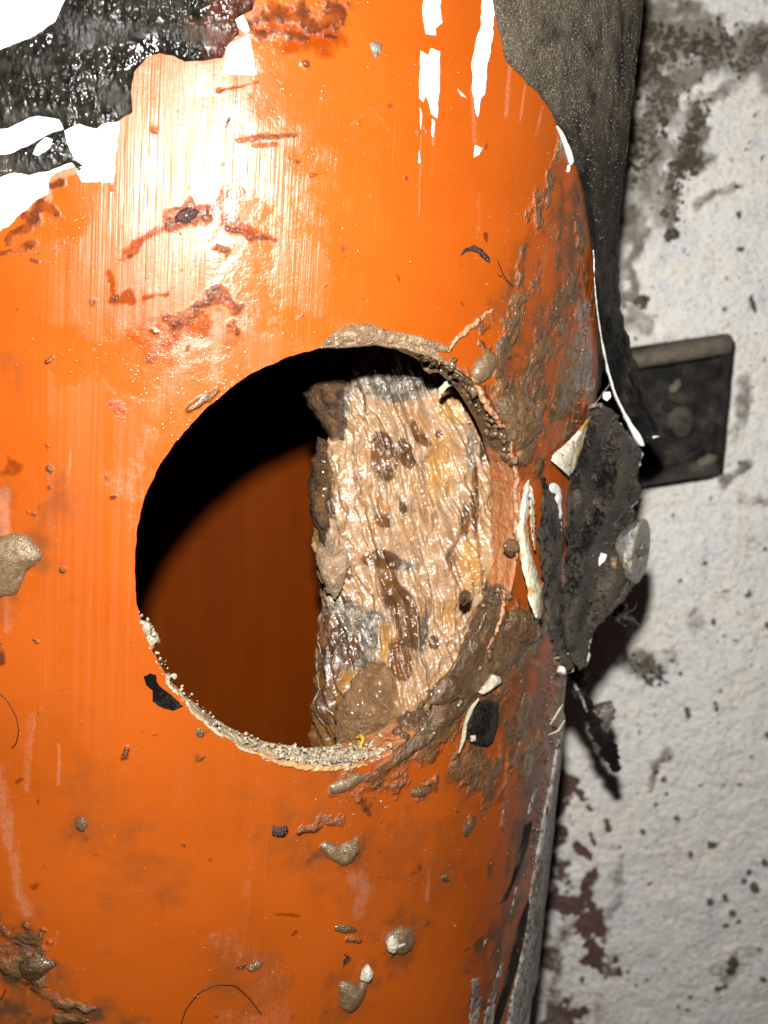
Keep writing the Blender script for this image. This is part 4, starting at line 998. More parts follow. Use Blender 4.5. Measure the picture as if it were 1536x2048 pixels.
WALL = mk('wall', wallpt(wu, wv, wh + lay), grid_faces(len(US), len(VS)), M_WALL, None, wa, origin=wallpt(0., 0.))
tag(WALL, 'rough white painted masonry wall, peeling to maroon, behind the pipe', None, kind='structure')
on_pipe = onp

gw = np.random.default_rng(44); P = []
for pts, w, n in [([(1275, 70), (1350, 95), (1430, 100), (1540, 95)], 26, 260), ([(1285, 120), (1330, 210)], 26, 90), ([(1400, 215), (1375, 290), (1350, 350), (1338, 440)], 12, 130), ([(1390, 320), (1375, 335)], 12, 50), ([(1290, 230), (1280, 340)], 20, 80), ([(1345, 465), (1340, 470)], 6, 12), ([(1270, 1320), (1320, 1345)], 16, 40)]:
    q = resample(np.array(pts, float), 60); P.append(q[gw.integers(0, 60, n * 2)] + gw.normal(0, w * .8, (n * 2, 2)))
P = np.concatenate(P); q = on_wall(P[:, 0], P[:, 1])[0]; sz_ = gw.uniform(.1, .45, len(P)) * (1 + .9 * (gw.random(len(P)) > .93))
V, Fs = grains(wallpt(q[:, 0], q[:, 1], .7 + sz_ * .3), sz_, seed=45, fine=True, rough=.3)
tag(mk('wall_dirt', V, Fs, grimy('dry_brown_dirt', (.08, .06, .042), (.14, .11, .08), (.04, .03, .022), f2=1.2, rough=(.6, .9), bump=.4), None), 'lumpy brown dirt clinging to the top of the white wall', None, kind='stuff')

# ------------------------------------------------------------------ the bracket lug on the wall
LUG = thing('wall_bracket', 'black plastic bracket plate with raised dusty rims, fixed to the white wall', 'bracket', at(1370, 950, 228))
def wl3(px, py, h):
    q, t = on_wall(np.array([px], float), np.array([py], float))
    D0 = float((wallpt(q[0, 0:1], q[0, 1:2], 0.)[0] - CAM) @ FW)
    return at(px, py, D0 - h)
def slab(corners, h, th, cell=.8, jit=.1, seed=0, edge=.8, rough=.12, hf=None):
    """plate with rounded front edges, its outline given by photograph corners, h mm clear of the wall"""
    D0 = float(np.mean([(wl3(x, y, 0) - CAM) @ FW for x, y in corners])) - h
    return lump(corners, D0, th, cell, jit, seed, rough, back=1.0, k=edge, lumpy=.5, hfun=hf)[:2]
def outline(c, rr, n=6):
    c = np.asarray(c, float); out = []
    for i in range(len(c)):
        p, a, b = c[i], c[i - 1], c[(i + 1) % len(c)]
        u, v = (a - p) / np.linalg.norm(a - p), (b - p) / np.linalg.norm(b - p)
        for t in np.linspace(0, 1, n):
            out.append((1 - t)**2 * (p + u * rr) + 2 * t * (1 - t) * p + t**2 * (p + v * rr))
    return np.array(out)
full_c = [(1190, 704), (1470, 664), (1442, 948), (1190, 985)]
mk('plate', *slab(outline(full_c, 26), 7, 3.0, .7, .06, 150, .8, .15, lambda x, y, d: -2.2 * sstep(1.6, 2.6, d) * sstep(1255, 1275, x) + .9 * np.exp(-((np.hypot(x - 1362, y - 862) - 52) / 7)**2)), M_LUG, LUG)
o = mk('rim', *slab(outline([(1200, 712), (1462, 668), (1468, 684), (1460, 708), (1300, 734), (1200, 748)], 10), 10.0, 1.8, .5, .15, 151, .9, .25), M_LUGD, LUG)
o['label'] = 'upper rim thick with brown dust'
mk('rim', *slab(outline([(1200, 948), (1290, 936), (1440, 914), (1445, 924), (1440, 944), (1290, 968), (1200, 980)], 8), 11.0, 1.8, .5, .12, 152, .8, .2), dusty_black('dusty_toplit_lip', dust=(.09, .076, .058), base=(.016, .014, .012), lo_=.4, hi_=.62), LUG)  # dust colour also lightened, painting the lip as lit from above
mk('rim', *slab(outline([(1448, 690), (1472, 680), (1446, 944), (1424, 930)], 8), 9.0, 1.2, .5, .12, 153, .8, .15), M_LUG, LUG)
mk('boss', *slab([(1362 + 30 * math.cos(a), 842 + 34 * math.sin(a)) for a in np.linspace(0, 2 * np.pi, 26, endpoint=False)], 9.0, 1.6, .5, .03, 154, .9, .15), dusty_black('dusty_boss', dust=(.1, .085, .065), base=(.008, .008, .008), lo_=.35, hi_=.58), LUG)
mk('painted_screw_hole', *slab([(1344 + 22 * math.cos(a), 814 + 11 * math.sin(a)) for a in np.linspace(0, 2 * np.pi, 18, endpoint=False)], 9.3, .4, .5, .05, 157, .5, .05), grimy('painted_hole_shade', (.002, .002, .002), (.003, .003, .003), rough=(.8, .9), bump=.05), LUG)  # raised near-black disc paints the shade inside a hole; nothing is cut
mk('dust', *slab([(1392, 922), (1420, 905), (1436, 912), (1430, 926), (1400, 936)], 11.5, .8, .4, .2, 155, .6, .2), M_LUGD, LUG)
mk('dust', *slab([(1340, 772), (1358, 756), (1362, 770), (1352, 782), (1338, 788)], 8.2, .6, .4, .2, 156, .6, .2), M_LUGD, LUG)

# ------------------------------------------------------------------ the clog seen through the hole
NA, NB = 420, 460
spine = np.array([(800, 600, 126), (798, 760, 124.5), (806, 900, 124), (802, 1050, 124), (795, 1200, 123.5), (775, 1350, 123), (770, 1470, 123), (770, 1650, 126)], float)
lefte = np.array([(655, 600), (672, 740), (676, 850), (662, 930), (640, 1000), (634, 1080), (640, 1150), (655, 1215), (652, 1300), (640, 1400), (640, 1480), (650, 1650)], float)
righte = np.array([(925, 600), (925, 740), (950, 830), (980, 900), (988, 980), (990, 1080), (985, 1200), (965, 1300), (950, 1480), (950, 1650)], float)
yy = np.linspace(600, 1650, NB)
xl = np.interp(yy, lefte[:, 1], lefte[:, 0]); xr = np.interp(yy, righte[:, 1], righte[:, 0]); dd = np.interp(yy, spine[:, 1], spine[:, 2])
for _ in range(12):
    for a_ in (xl, xr, dd): a_[1:-1] = (a_[:-2] + 2 * a_[1:-1] + a_[2:]) / 4
cx, hw = (xl + xr) / 2, (xr - xl) / 2
an = np.linspace(-np.pi, np.pi, NA, endpoint=False)          # 0 faces the camera
A2, Y2 = np.meshgrid(an, yy, indexing='ij')
zmm = (Y2 - 600) * .056
nx, nyy = np.sin(A2), np.cos(A2)
sq = (np.abs(nx)**2.6 + np.abs(nyy)**2.6)**(-1 / 2.6)
diag = A2 * 10 - zmm * .3
f1 = fbm(diag * .9, zmm * .13, oct=5, seed=161, gain=.6) * 2
f2 = fbm(nx * 3 + 9 + zmm * .05, nyy * 3, zmm * .16, oct=4, seed=162, gain=.5) * 2
rr_ = sq * (1 + .0 * A2)
f3 = fbm(diag * 2.6, zmm * .5, oct=4, seed=163, gain=.6) * 2
disp = 1.5 * f1 + 2.2 * f2 + .06 * f3
PX = cx[None] + hw[None] * rr_ * nx + disp * 17 * nx
DD = dd[None] + 9 - 9 * rr_ * nyy - disp * nyy
Vc = at(PX, Y2, DD).reshape(-1, 3)
def blob(x, y, a, b, rot=0.0, p=1.0):
    c, s = math.cos(rot), math.sin(rot); X, Yy = PX - x, Y2 - y
    u = (X * c + Yy * s) / a; v = (-X * s + Yy * c) / b
    return np.where(nyy > -.1, 1.5 * np.exp(-(u * u + v * v)**1.5 * p), 0)
brown = .7 * sstep(1120, 1380, Y2) * (nyy > -.1) * (.4 + .6 * sstep(760, 640, PX))
for b_ in [(768, 912, 24, 48, -.18, 1.3), (812, 908, 16, 32, -.3, 1.1), (830, 860, 9, 24, -.2, .7), (845, 880, 26, 13, .5, .6), (878, 868, 9, 9, 0, .8), (806, 1018, 9, 18, -.2, .7), (765, 1042, 24, 16, .5, .6), (660, 1010, 16, 34, 0, .7), (650, 960, 22, 40, 0, .8), (780, 1180, 24, 60, -.15, .6), (815, 1240, 26, 66, -.2, 1), (800, 1320, 24, 46, -.2, 1), (770, 1120, 40, 24, .3, .7), (660, 1270, 30, 50, 0, .8), (700, 1300, 26, 40, 0, .6), (740, 1120, 30, 18, 0, .5), (868, 1285, 14, 16, 0, .8), (686, 1150, 24, 10, .3, .7), (930, 1040, 14, 60, 0, .5), (950, 1000, 9, 90, 0, .7), (965, 900, 8, 40, 0, .6), (900, 1120, 18, 40, 0, .4), (690, 1200, 20, 10, 0, .6)]:
    brown = np.maximum(brown, b_[5] * blob(*b_[:5]))
grey = np.zeros_like(PX)
for b_ in [(770, 760, 110, 40, .1, .8), (790, 795, 30, 12, 0, .9), (690, 800, 14, 60, 0, .6), (765, 1030, 40, 14, .6, .5), (680, 1250, 56, 60, 0, 1), (740, 1260, 44, 44, 0, .9), (655, 1120, 20, 90, 0, .5), (690, 1330, 60, 70, 0, 1), (740, 1350, 50, 40, 0, .7), (848, 1265, 8, 44, .1, 1), (800, 1130, 40, 16, .2, .6), (940, 900, 12, 70, 0, .5)]:
    grey = np.maximum(grey, b_[5] * blob(*b_[:5]))
ochre = np.zeros_like(PX)
for b_ in [(900, 810, 40, 50, 0, .5), (880, 930, 40, 80, 0, .5), (720, 1420, 70, 80, .2, 1), (690, 1360, 20, 30, 0, .5), (940, 1130, 26, 60, 0, .7), (780, 1300, 24, 70, -.2, .6), (900, 1230, 30, 60, 0, .4), (770, 1020, 18, 14, 0, .5)]:
    ochre = np.maximum(ochre, b_[5] * blob(*b_[:5]))
fib = np.stack([diag * 1.0, zmm, 0 * zmm], -1).reshape(-1, 3)
CLOG = thing('pipe_clog', 'wet tan and brown fibrous waste clogging the pipe, seen through the hole', 'blockage', at(780, 1560, 132))
mk('fibrous_mass', Vc, grid_faces(NA, NB, True), M_CLOG, CLOG, {'brown': brown.ravel(), 'grey': grey.ravel(), 'ochre': ochre.ravel(), 'fib': fib})
part_lump('dark_lump', [(604, 786), (618, 772), (640, 762), (668, 752), (690, 756), (690, 800), (692, 850), (688, 880), (668, 880), (650, 862), (630, 838), (612, 812)], 127, 3.5, M_CLOGD, CLOG, 'dark brown rotten lump at the upper left of the clog', cell=.25, jit=.5, seed=170, rough=1.6, k=.9, lumpy=.6)
part_lump('side_strip', [(634, 872), (650, 880), (668, 905), (672, 950), (662, 1010), (668, 1050), (668, 1100), (646, 1096), (624, 1050), (618, 980), (622, 920)], 129, 2.4, M_CLOGD, CLOG, cell=.3, jit=.5, seed=171, rough=1.4, k=.9, lumpy=.5)
part_lump('side_strip', [(644, 1235), (668, 1240), (672, 1300), (664, 1380), (666, 1480), (640, 1480), (634, 1400), (640, 1300)], 128, 1.6, M_TAN, CLOG, cell=.35, jit=.15, seed=172, rough=.6, k=1.0, lumpy=.5)
part_lump('tan_lump', [(690, 1390), (712, 1350), (740, 1320), (770, 1330), (800, 1370), (815, 1420), (810, 1480), (670, 1490), (672, 1430)], 122.8, 1.2, grimy('smooth_ochre_waste', (.15, .08, .03), (.1, .046, .015), (.2, .125, .06), f1=.5, rough=(.25, .45), bump=.5, coat=.3), CLOG, 'smooth ochre lump at the foot of the clog', cell=.3, jit=.6, seed=173, rough=1.1, k=1.8, lumpy=.3)
part_lump('pink_lump', [(636, 1095), (655, 1090), (668, 1110), (690, 1100), (700, 1130), (690, 1170), (672, 1200), (650, 1180), (636, 1150)], 124.2, 1.3, grimy('pink_tan_waste', (.3, .2, .13), (.2, .12, .065), (.38, .27, .19), f1=.5, rough=(.25, .5), bump=.6, coat=.3), CLOG, cell=.3, jit=.6, seed=174, rough=1.3, k=1.2, lumpy=.6)
part_lump('dark_bead', [(918, 1186), (930, 1178), (942, 1186), (940, 1204), (926, 1212), (916, 1202)], 119.5, 1.0, M_CLOGD, CLOG, cell=.2, jit=.06, seed=175, rough=.3, k=.6)
fp = []
g3 = np.random.default_rng(9)
Vg = Vc.reshape(NA, NB, 3)
for i in range(110):
    a0 = g3.uniform(-1.35, 1.35); y0 = g3.integers(40, NB - 90); n = int(g3.integers(14, 60)); sl_ = g3.uniform(-.001, .009)
    ids = [(int((a0 + sl_ * j + np.pi) / (2 * np.pi) * NA) % NA, y0 + j) for j in range(0, n, 4)]
    P = np.array([Vg[a, b] for a, b in ids]); P = P - FW * g3.uniform(-.05, .12) + g3.normal(0, .1, P.shape)
    if len(P) > 3: fp.append(tube(P, g3.uniform(.04, .13), 6, 16, (.2, 1, .8, .1)))
V, Fs = merge(fp)
tag(mk('fibres', V, Fs, grimy('tan_fibre', (.24, .17, .11), (.15, .095, .05), (.3, .23, .16), rough=(.2, .4), bump=.1, coat=.3), CLOG), kind='stuff')
gi = g3.integers(0, NA * NB, 900); gi = gi[np.abs(an[gi // NB]) < 1.5]
V, Fs = grains(Vc[gi] - FW * .1, g3.uniform(.08, .28, len(gi)), seed=10)
tag(mk('wet_grains', V, Fs, M_FIBRE, CLOG), kind='stuff')

# ------------------------------------------------------------------ ridges, burrs and swarf round the hole
def on_line(pts, n, lift=.2):
    P = px_poly_pipe(pts); P = resample(P, n)
    return cylpt(P[:, 0], P[:, 1], lift)


def ridge(name, pts, rad, mat, lift=.15, n=60, taper=(.4, 1, 1, .4), seed=0, label=None):
    P = on_line(pts, n, lift); P = P + np.stack([fbm(np.arange(n) * .3, np.full(n, i * 5.), oct=3, seed=seed + i) for i in range(3)], -1) * rad * 1.6
    V, Fs = tube(P, rad, 9, None, taper)
    V = V + (fbm(V[:, 0] * 1.6, V[:, 1] * 1.6, V[:, 2] * 1.6, oct=3, seed=seed) * rad * 1.0)[:, None] * -FW
    o = mk(name, V, Fs, mat, PIPE)
    if label: o['label'] = label
    return o


ridge('raised_ridge', [(893, 700), (920, 670), (950, 645), (985, 618)], .28, M_PEACH, seed=180, label='raised scored line running up and right from the hole')
ridge('raised_ridge', [(942, 755), (962, 795), (985, 830), (1006, 855)], .32, M_PEACH, seed=181)
ridge('raised_ridge', [(1018, 880), (1026, 930), (1030, 985), (1030, 1060), (1032, 1120)], .3, M_PEACH, seed=182)
ridge('raised_ridge', [(1008, 1180), (1003, 1220), (990, 1262), (970, 1300)], .26, M_PEACH, seed=183)
ridge('raised_ridge', [(500, 1500), (560, 1526), (620, 1537), (700, 1536), (735, 1530)], .3, grimy('pale_orange_lip', (.42, .22, .08), (.4, .14, .035), (.42, .3, .17), f1=.5, rough=(.25, .45), bump=.3), .0, 80, seed=184)
def rim_pt(kdeg, depth=.5, out=.0):
    k = np.radians(np.asarray(kdeg, float)); r = hole_r(k) + out; ro_ = R - T * np.asarray(depth)
    x = r * np.cos(k); th_ = np.arcsin(x / ro_) + PHI
    return np.stack([ro_ * np.sin(th_), -ro_ * np.cos(th_), r * np.sin(k)], -1)
# pale shavings packed along the lower left of the cut
g4 = np.random.default_rng(12)
kd = np.concatenate([g4.normal(200, 3, 40), g4.uniform(206, 235, 50), g4.normal(266, 7, 260), g4.uniform(238, 256, 60)])
dp = g4.uniform(.0, .75, len(kd)); P = rim_pt(kd, dp, -g4.uniform(-.1, .9, len(kd)))
V, Fs = grains(P, g4.uniform(.07, .34, len(kd)) * np.where((kd > 206) & (kd < 250), .55, 1.0) * (1 + 1.3 * (g4.random(len(kd)) > .9)), seed=13, fine=True, rough=.55)
tag(mk('plastic_swarf', V, Fs, M_SWARF, PIPE), kind='stuff')
kd = np.concatenate([g4.uniform(25, 75, 200), g4.uniform(290, 345, 260)])
P = rim_pt(kd, g4.uniform(-.05, .8, len(kd)), -g4.uniform(-.5, .5, len(kd)))
V, Fs = grains(P, g4.uniform(.12, .55, len(kd)), seed=14, fine=True, rough=.3)
tag(mk('rim_mud', V, Fs, M_MUD, PIPE), kind='stuff')
kd = np.linspace(204, 258, 160); P = rim_pt(kd, .03 + .05 * fbm(kd * .5, kd * 0, oct=3, seed=27), .12); V, Fs = tube(P, .24, 8, None, (.3, 1, .6, 1, .7, 1, .6)); V = V + np.stack([fbm(V[:, 0] * 1.5 + i * 9, V[:, 1] * 1.5, V[:, 2] * 1.5, oct=4, seed=35 + i) for i in range(3)], -1) * .4; mk('rim_burr', V, Fs, M_SWARF, PIPE)
kd = np.linspace(252, 284, 90); V, Fs = tube(rim_pt(kd, .3 + .25 * fbm(kd * .3, kd * 0, oct=3, seed=18), -.12), .62, 12, None, (.3, 1, 1, 1, .7, .2))
V = V + np.stack([fbm(V[:, 0] * 1.3 + i * 9, V[:, 1] * 1.3, V[:, 2] * 1.3, oct=4, seed=19 + i) for i in range(3)], -1) * .9; mk('swarf_paste', V, Fs, M_SWARF, PIPE)
kd = np.linspace(196, 205, 40); V, Fs = tube(rim_pt(kd, .25 + 0 * kd, -.15), .55, 12, None, (.2, 1.5, 1.5, .3))
V = V + np.stack([fbm(V[:, 0] * 1.3 + i * 9, V[:, 1] * 1.3, V[:, 2] * 1.3, oct=4, seed=29 + i) for i in range(3)], -1) * .9; mk('swarf_paste', V, Fs, M_SWARF, PIPE)
# hairy tan burr along the top of the hole
bp = []
for i in range(130):
    k0 = g4.uniform(72, 106); n = 10; kk_ = k0 + np.linspace(0, -g4.uniform(3, 14), n); P = rim_pt(kk_, np.full(n, -.02) + g4.uniform(-.06, .12), g4.uniform(-.3, 1.1) * np.sin(np.pi * np.clip((kk_ - 66) / 42, 0, 1)) + np.linspace(0, g4.uniform(-.3, .3), n))
    bp.append(tube(P, g4.uniform(.08, .24), 6, None, (.4, 1, .9, .2)))
V, Fs = merge(bp); tag(mk('burr', V, Fs, M_TAN, PIPE), 'ragged tan burr along the top of the hole')
mk('burr_bed', *pipe_patch([(640, 688), (668, 664), (700, 648), (740, 648), (790, 664), (840, 672), (885, 688), (905, 700), (890, 706), (840, 692), (780, 690), (740, 692), (700, 696), (660, 692)], lambda s, z, d: .1 + .7 * (1 - np.exp(-d / .6)) + .5 * fbm(s * .9, z * .9, oct=5, seed=190), .25, .12, 190)[:2], M_TAN, PIPE)
part_lump('burr', [(838, 722), (858, 700), (880, 688), (905, 690), (925, 700), (932, 716), (915, 728), (895, 730), (880, 745), (858, 748), (846, 738)], 113.5, 1.2, M_MUD, PIPE, 'brown curled burr at the upper right of the hole', cell=.22, jit=.14, seed=191, rough=.7, k=.8, lumpy=.8, grad=(.02, -.01))
part_lump('burr', [(868, 700), (900, 712), (930, 726), (945, 752), (948, 775), (930, 772), (915, 752), (885, 735)], 116, .9, M_MUD, PIPE, cell=.25, jit=.15, seed=192, rough=.6, k=.7, lumpy=.8)
part_lump('burr', [(878, 778), (888, 764), (908, 754), (924, 756), (936, 768), (918, 770), (900, 772), (886, 786), (878, 790)], 116.5, .5, M_CRUMB, PIPE, 'small pale curl at the upper right of the hole', cell=.18, jit=.1, seed=193, rough=.3, k=.4, lumpy=1.0)
part_lump('swarf_flake', [(470, 1500), (490, 1506), (500, 1522), (492, 1545), (475, 1565), (462, 1558), (466, 1530)], 119.2, .5, M_SWARF, PIPE, cell=.22, jit=.14, seed=194, rough=.3, k=.5, lumpy=1.0)

# ------------------------------------------------------------------ things stuck to the pipe
def stuck(name, cat, label, pts, mat, hmax, seed, group=None, k=.8, rough=.2, cell=.2, jit=.12, lump_sc=.8):
    V, Fs, uv, d = pipe_patch(pts, lambda s, z, d, q: .03 + 1.0 * hmax * q + .8 * rough * 2 * fbm(s * lump_sc, z * lump_sc, oct=5, seed=seed, gain=.6) * np.clip(d / .5, 0, 1), cell, jit, seed, -.1, k=k)
    o = mk(name, V, Fs, mat, None); return tag(o, label, cat, group)


def el(x, y, a, b, rot=0, n=14, seed=0):
    g = np.random.default_rng(seed); t = np.linspace(0, 2 * np.pi, n, endpoint=False); q = 1 + g.uniform(-.15, .15, n)
    c, s = math.cos(rot), math.sin(rot); X, Yy = a * q * np.cos(t), b * q * np.sin(t)
    return np.stack([x + X * c - Yy * s, y + X * s + Yy * c], -1)


GM = 'mud clumps stuck to the orange pipe'
stuck('mud_clump', 'mud', 'smooth beige mud clump below the hole, wide with a pointed left end', [(638, 1690), (650, 1680), (680, 1690), (695, 1682), (716, 1672), (718, 1700), (704, 1722), (682, 1732), (664, 1722), (650, 1710)], M_BEIGE, .9, 200, GM)
C2 = stuck('mud_clump', 'mud', 'round beige mud clump with a white paint curl on its left side', [(768, 1880), (780, 1862), (802, 1850), (824, 1856), (828, 1878), (820, 1898), (800, 1910), (778, 1904)], M_BEIGE, .9, 201, GM)
C3 = stuck('mud_clump', 'mud', 'long beige mud drip with a white crumb at its top, bottom centre', [(676, 1972), (684, 1962), (700, 1962), (718, 1966), (730, 1956), (736, 1962), (726, 1990), (712, 2014), (696, 2024), (680, 2014)], M_BEIGE, 1.0, 202, GM)
stuck('mud_clump', 'mud', 'large wet greenish beige mud clump at the left edge of the picture', [(-50, 1090), (0, 1074), (30, 1064), (56, 1072), (74, 1092), (86, 1114), (70, 1130), (52, 1146), (44, 1168), (34, 1188), (14, 1192), (-50, 1205)], M_BEIGE, 1.0, 203, GM, k=1.2)
stuck('mud_clump', 'mud', 'brown pointed mud clump near the lower left corner', [(35, 1924), (55, 1916), (72, 1904), (92, 1914), (114, 1928), (96, 1944), (76, 1960), (52, 1958), (40, 1944)], M_MUD, .7, 204, GM)
stuck('mud_clump', 'mud', 'small lone grey mud speck left of centre low on the pipe', el(162, 1650, 12, 15, 0, 12, 205), M_MUD, .5, 205, GM)
stuck('mud_clump', 'mud', 'smooth drop of brown mud right of the upper hole edge', [(944, 742), (952, 720), (972, 702), (990, 706), (988, 732), (976, 756), (958, 768), (944, 760)], M_BEIGE, .9, 206, GM)
stuck('mud_clump', 'mud', 'small brown mud clump right below the muddy rim', el(842, 1582, 22, 11, -.3, 14, 207), M_MUD, .7, 207, GM)
stuck('mud_clump', 'mud', 'glossy grey mud bead low on the pipe inside a scuffed patch', el(510, 1932, 16, 9, -.4, 12, 208), M_MUD, .7, 208, GM)
stuck('mud_clump', 'mud', 'tiny dark mud bead under the lower left rim of the hole', el(400, 1466, 10, 9, .4, 10, 209), M_MUD, .5, 209, GM)
stuck('mud_clump', 'mud', 'thick wet mud clump with a round lump on the right rim', el(1040, 1255, 36, 34, .3, 18, 210), M_MUD, 1.2, 210, GM, k=1.4, rough=.5)
stuck('mud_clump', 'mud', 'dark mud clump on the lower right rim of the hole', [(866, 1380), (890, 1352), (920, 1350), (925, 1376), (905, 1400), (880, 1412), (858, 1408)], M_MUD, 1.1, 211, GM, k=1.2, rough=.5)
stuck('mud_clump', 'mud', 'knobbly brown mud clump at the right of the hole, half way up', el(1022, 1095, 14, 17, 0, 12, 212), M_MUD, 1.0, 212, GM, rough=.4)
stuck('mud_clump', 'mud', 'broad brown mud patch tapering to a point, right of the hole', [(990, 800), (1020, 780), (1050, 790), (1075, 815), (1085, 850), (1060, 880), (1035, 905), (1020, 900), (1010, 860), (996, 830)], M_MUD, .9, 213, GM, k=1.4, rough=.6, jit=.25)
stuck('mud_clump', 'mud', 'small yellowish mud clump under the lip, lowest of the rim mud', [(656, 1572), (680, 1558), (715, 1546), (740, 1548), (720, 1566), (690, 1584), (664, 1588)], M_BEIGE, .6, 214, GM, rough=.3)
stuck('mud_clump', 'mud', 'little upright mud drop on the lower right of the pipe', el(933, 1660, 9, 14, 0, 12, 215), M_MUD, .5, 215, GM)
stuck('mud_clump', 'mud', 'faint low mud bead left of the white mud curl', el(690, 1858, 22, 9, .1, 12, 216), M_MUD, .35, 216, GM)
stuck('mud_clump', 'mud', 'small ringed mud bead low on the right of the pipe', el(892, 1757, 9, 9, 0, 10, 217), M_MUD, .4, 217, GM)
stuck('grey_drip', 'drip', 'small grey heart shaped drip high on the orange pipe', [(738, 86), (748, 82), (758, 84), (765, 90), (762, 104), (753, 118), (744, 104)], grimy('grey_drip', (.11, .1, .085), (.07, .062, .05), (.15, .14, .12), rough=(.15, .4), bump=.15, coat=.5), .45, 220)
stuck('dirt_speck', 'dirt', 'dark crescent shaped dirt fleck above the right of the hole', [(920, 512), (930, 497), (948, 491), (966, 500), (979, 516), (980, 526), (970, 522), (958, 508), (944, 502), (930, 506)], M_DARK, .5, 221)
stuck('dirt_speck', 'dirt', 'dark red square dirt fleck below the hole', [(544, 1660), (546, 1648), (556, 1654), (574, 1652), (577, 1664), (570, 1676), (556, 1676), (546, 1672)], M_DARK, .4, 222)
stuck('dirt_speck', 'dirt', 'tiny black dirt fleck above the mud drip', [(686, 1920), (694, 1908), (699, 1912), (694, 1926), (686, 1934)], M_DARK, .4, 223)
stuck('dirt_speck', 'dirt', 'dark red wet dirt blob in the bright glare', el(372, 432, 26, 15, -.4, 16, 224), M_DARK, .5, 224, rough=.4, jit=.18)
V, Fs, d = lump([(716, 1954), (722, 1934), (732, 1924), (742, 1936), (738, 1950), (728, 1958)], 131.5, .8, .18, .06, 230, .25, k=.6, lumpy=1)
def on_surf(name, pts, mat, hmax, seed, label, cat, lift=.6, **kw):
    V, Fs, uv, d = pipe_patch(pts, lambda s, z, d: lift + hmax * (1 - np.exp(-d / .4)) + .12 * fbm(s * 1.5, z * 1.5, oct=3, seed=seed), .16, .06, seed, lift * .3)
    return tag(mk(name, V, Fs, mat, None), label, cat)
on_surf('white_crumb', [(716, 1954), (722, 1934), (732, 1924), (742, 1936), (740, 1950), (728, 1960)], M_CRUMB, .7, 231, 'white crumb at the top of the long mud drip', 'crumb')
on_surf('white_curl', [(768, 1882), (776, 1868), (786, 1870), (790, 1880), (804, 1874), (803, 1884), (788, 1890), (780, 1902), (770, 1896)], M_CRUMB, .5, 232, 'white paint curl lying on the round mud clump', 'paint curl', .75)
for i, pts in enumerate([[(985, 1215), (1040, 1205), (1085, 1225), (1078, 1285), (1035, 1335), (1010, 1345), (985, 1365), (945, 1415), (905, 1468), (845, 1512), (775, 1545), (705, 1566), (690, 1552), (760, 1524), (830, 1478), (868, 1425), (872, 1375), (915, 1325), (955, 1262)], [(985, 690), (1010, 640), (1045, 590), (1072, 545), (1080, 560), (1055, 620), (1035, 680), (1015, 740), (1030, 790), (1000, 790), (985, 745)], [(1160, 690), (1130, 740), (1100, 800), (1085, 850), (1120, 850), (1160, 790), (1180, 740), (1190, 690)]]):
    pipe_part('mud_smear', pts, M_MUD, lambda s, z, d: -.12 + .42 * sstep(0, 1.6, d) + .34 * 2 * fbm(s * .55, z * .55, oct=4, seed=260 + i) * sstep(0, .8, d), .24, .45, 260 + i, bot=-.4)
# black chip with white edges, right of the hole
CHIP = thing('paint_chip', 'black paint chip with a white edge stuck in the mud right of the hole', 'paint chip', cylpt(*px_poly_pipe([(950, 1430)])[0]))
V, Fs, uv, d = pipe_patch([(924, 1465), (930, 1440), (938, 1418), (952, 1404), (970, 1396), (985, 1400), (984, 1440), (974, 1476), (962, 1486), (940, 1482), (926, 1474)], lambda s, z, d: .9 + .25 * fbm(s, z, oct=4, seed=240), .25, .1, 240, .4)
mk('chip', V, Fs, M_BLK, CHIP, {'sz': np.concatenate([uv, uv[:, :1] * 0], 1)})
P = on_line([(905, 1500), (914, 1470), (918, 1440), (930, 1410), (944, 1392)], 40, 1.0); mk('white_edge', *tube(P, .28, 8, None, (.3, 1, .8, 1, .4)), M_CRUMB, CHIP)
V, Fs, uv, d = pipe_patch([(952, 1382), (966, 1366), (978, 1346), (990, 1350), (992, 1362), (978, 1372), (966, 1380), (956, 1386)], lambda s, z, d: .7 + .6 * (1 - np.exp(-d / .3)), .2, .05, 241, .2); mk('white_corner', V, Fs, M_CRUMB, CHIP)
V, Fs, uv, d = pipe_patch([(928, 1466), (938, 1464), (940, 1476), (930, 1478)], lambda s, z, d: 1.0 + .4 * (1 - np.exp(-d / .3)), .18, .04, 242, .5); mk('white_corner', V, Fs, M_CRUMB, CHIP)
# white crumb at the foot of the clip
V, Fs, d = lump(el(1131, 1338, 18, 12, .0, 18, 250), 134.5, 1.6, .2, .05, 250, .15, .9, k=.9); tag(mk('white_pellet', V, Fs, grimy('white_pellet', (.55, .5, .42), (.45, .4, .32), (.6, .57, .5), rough=(.35, .5), bump=.15), None), 'smooth white oval pellet at the foot of the pipe clip', 'pellet')
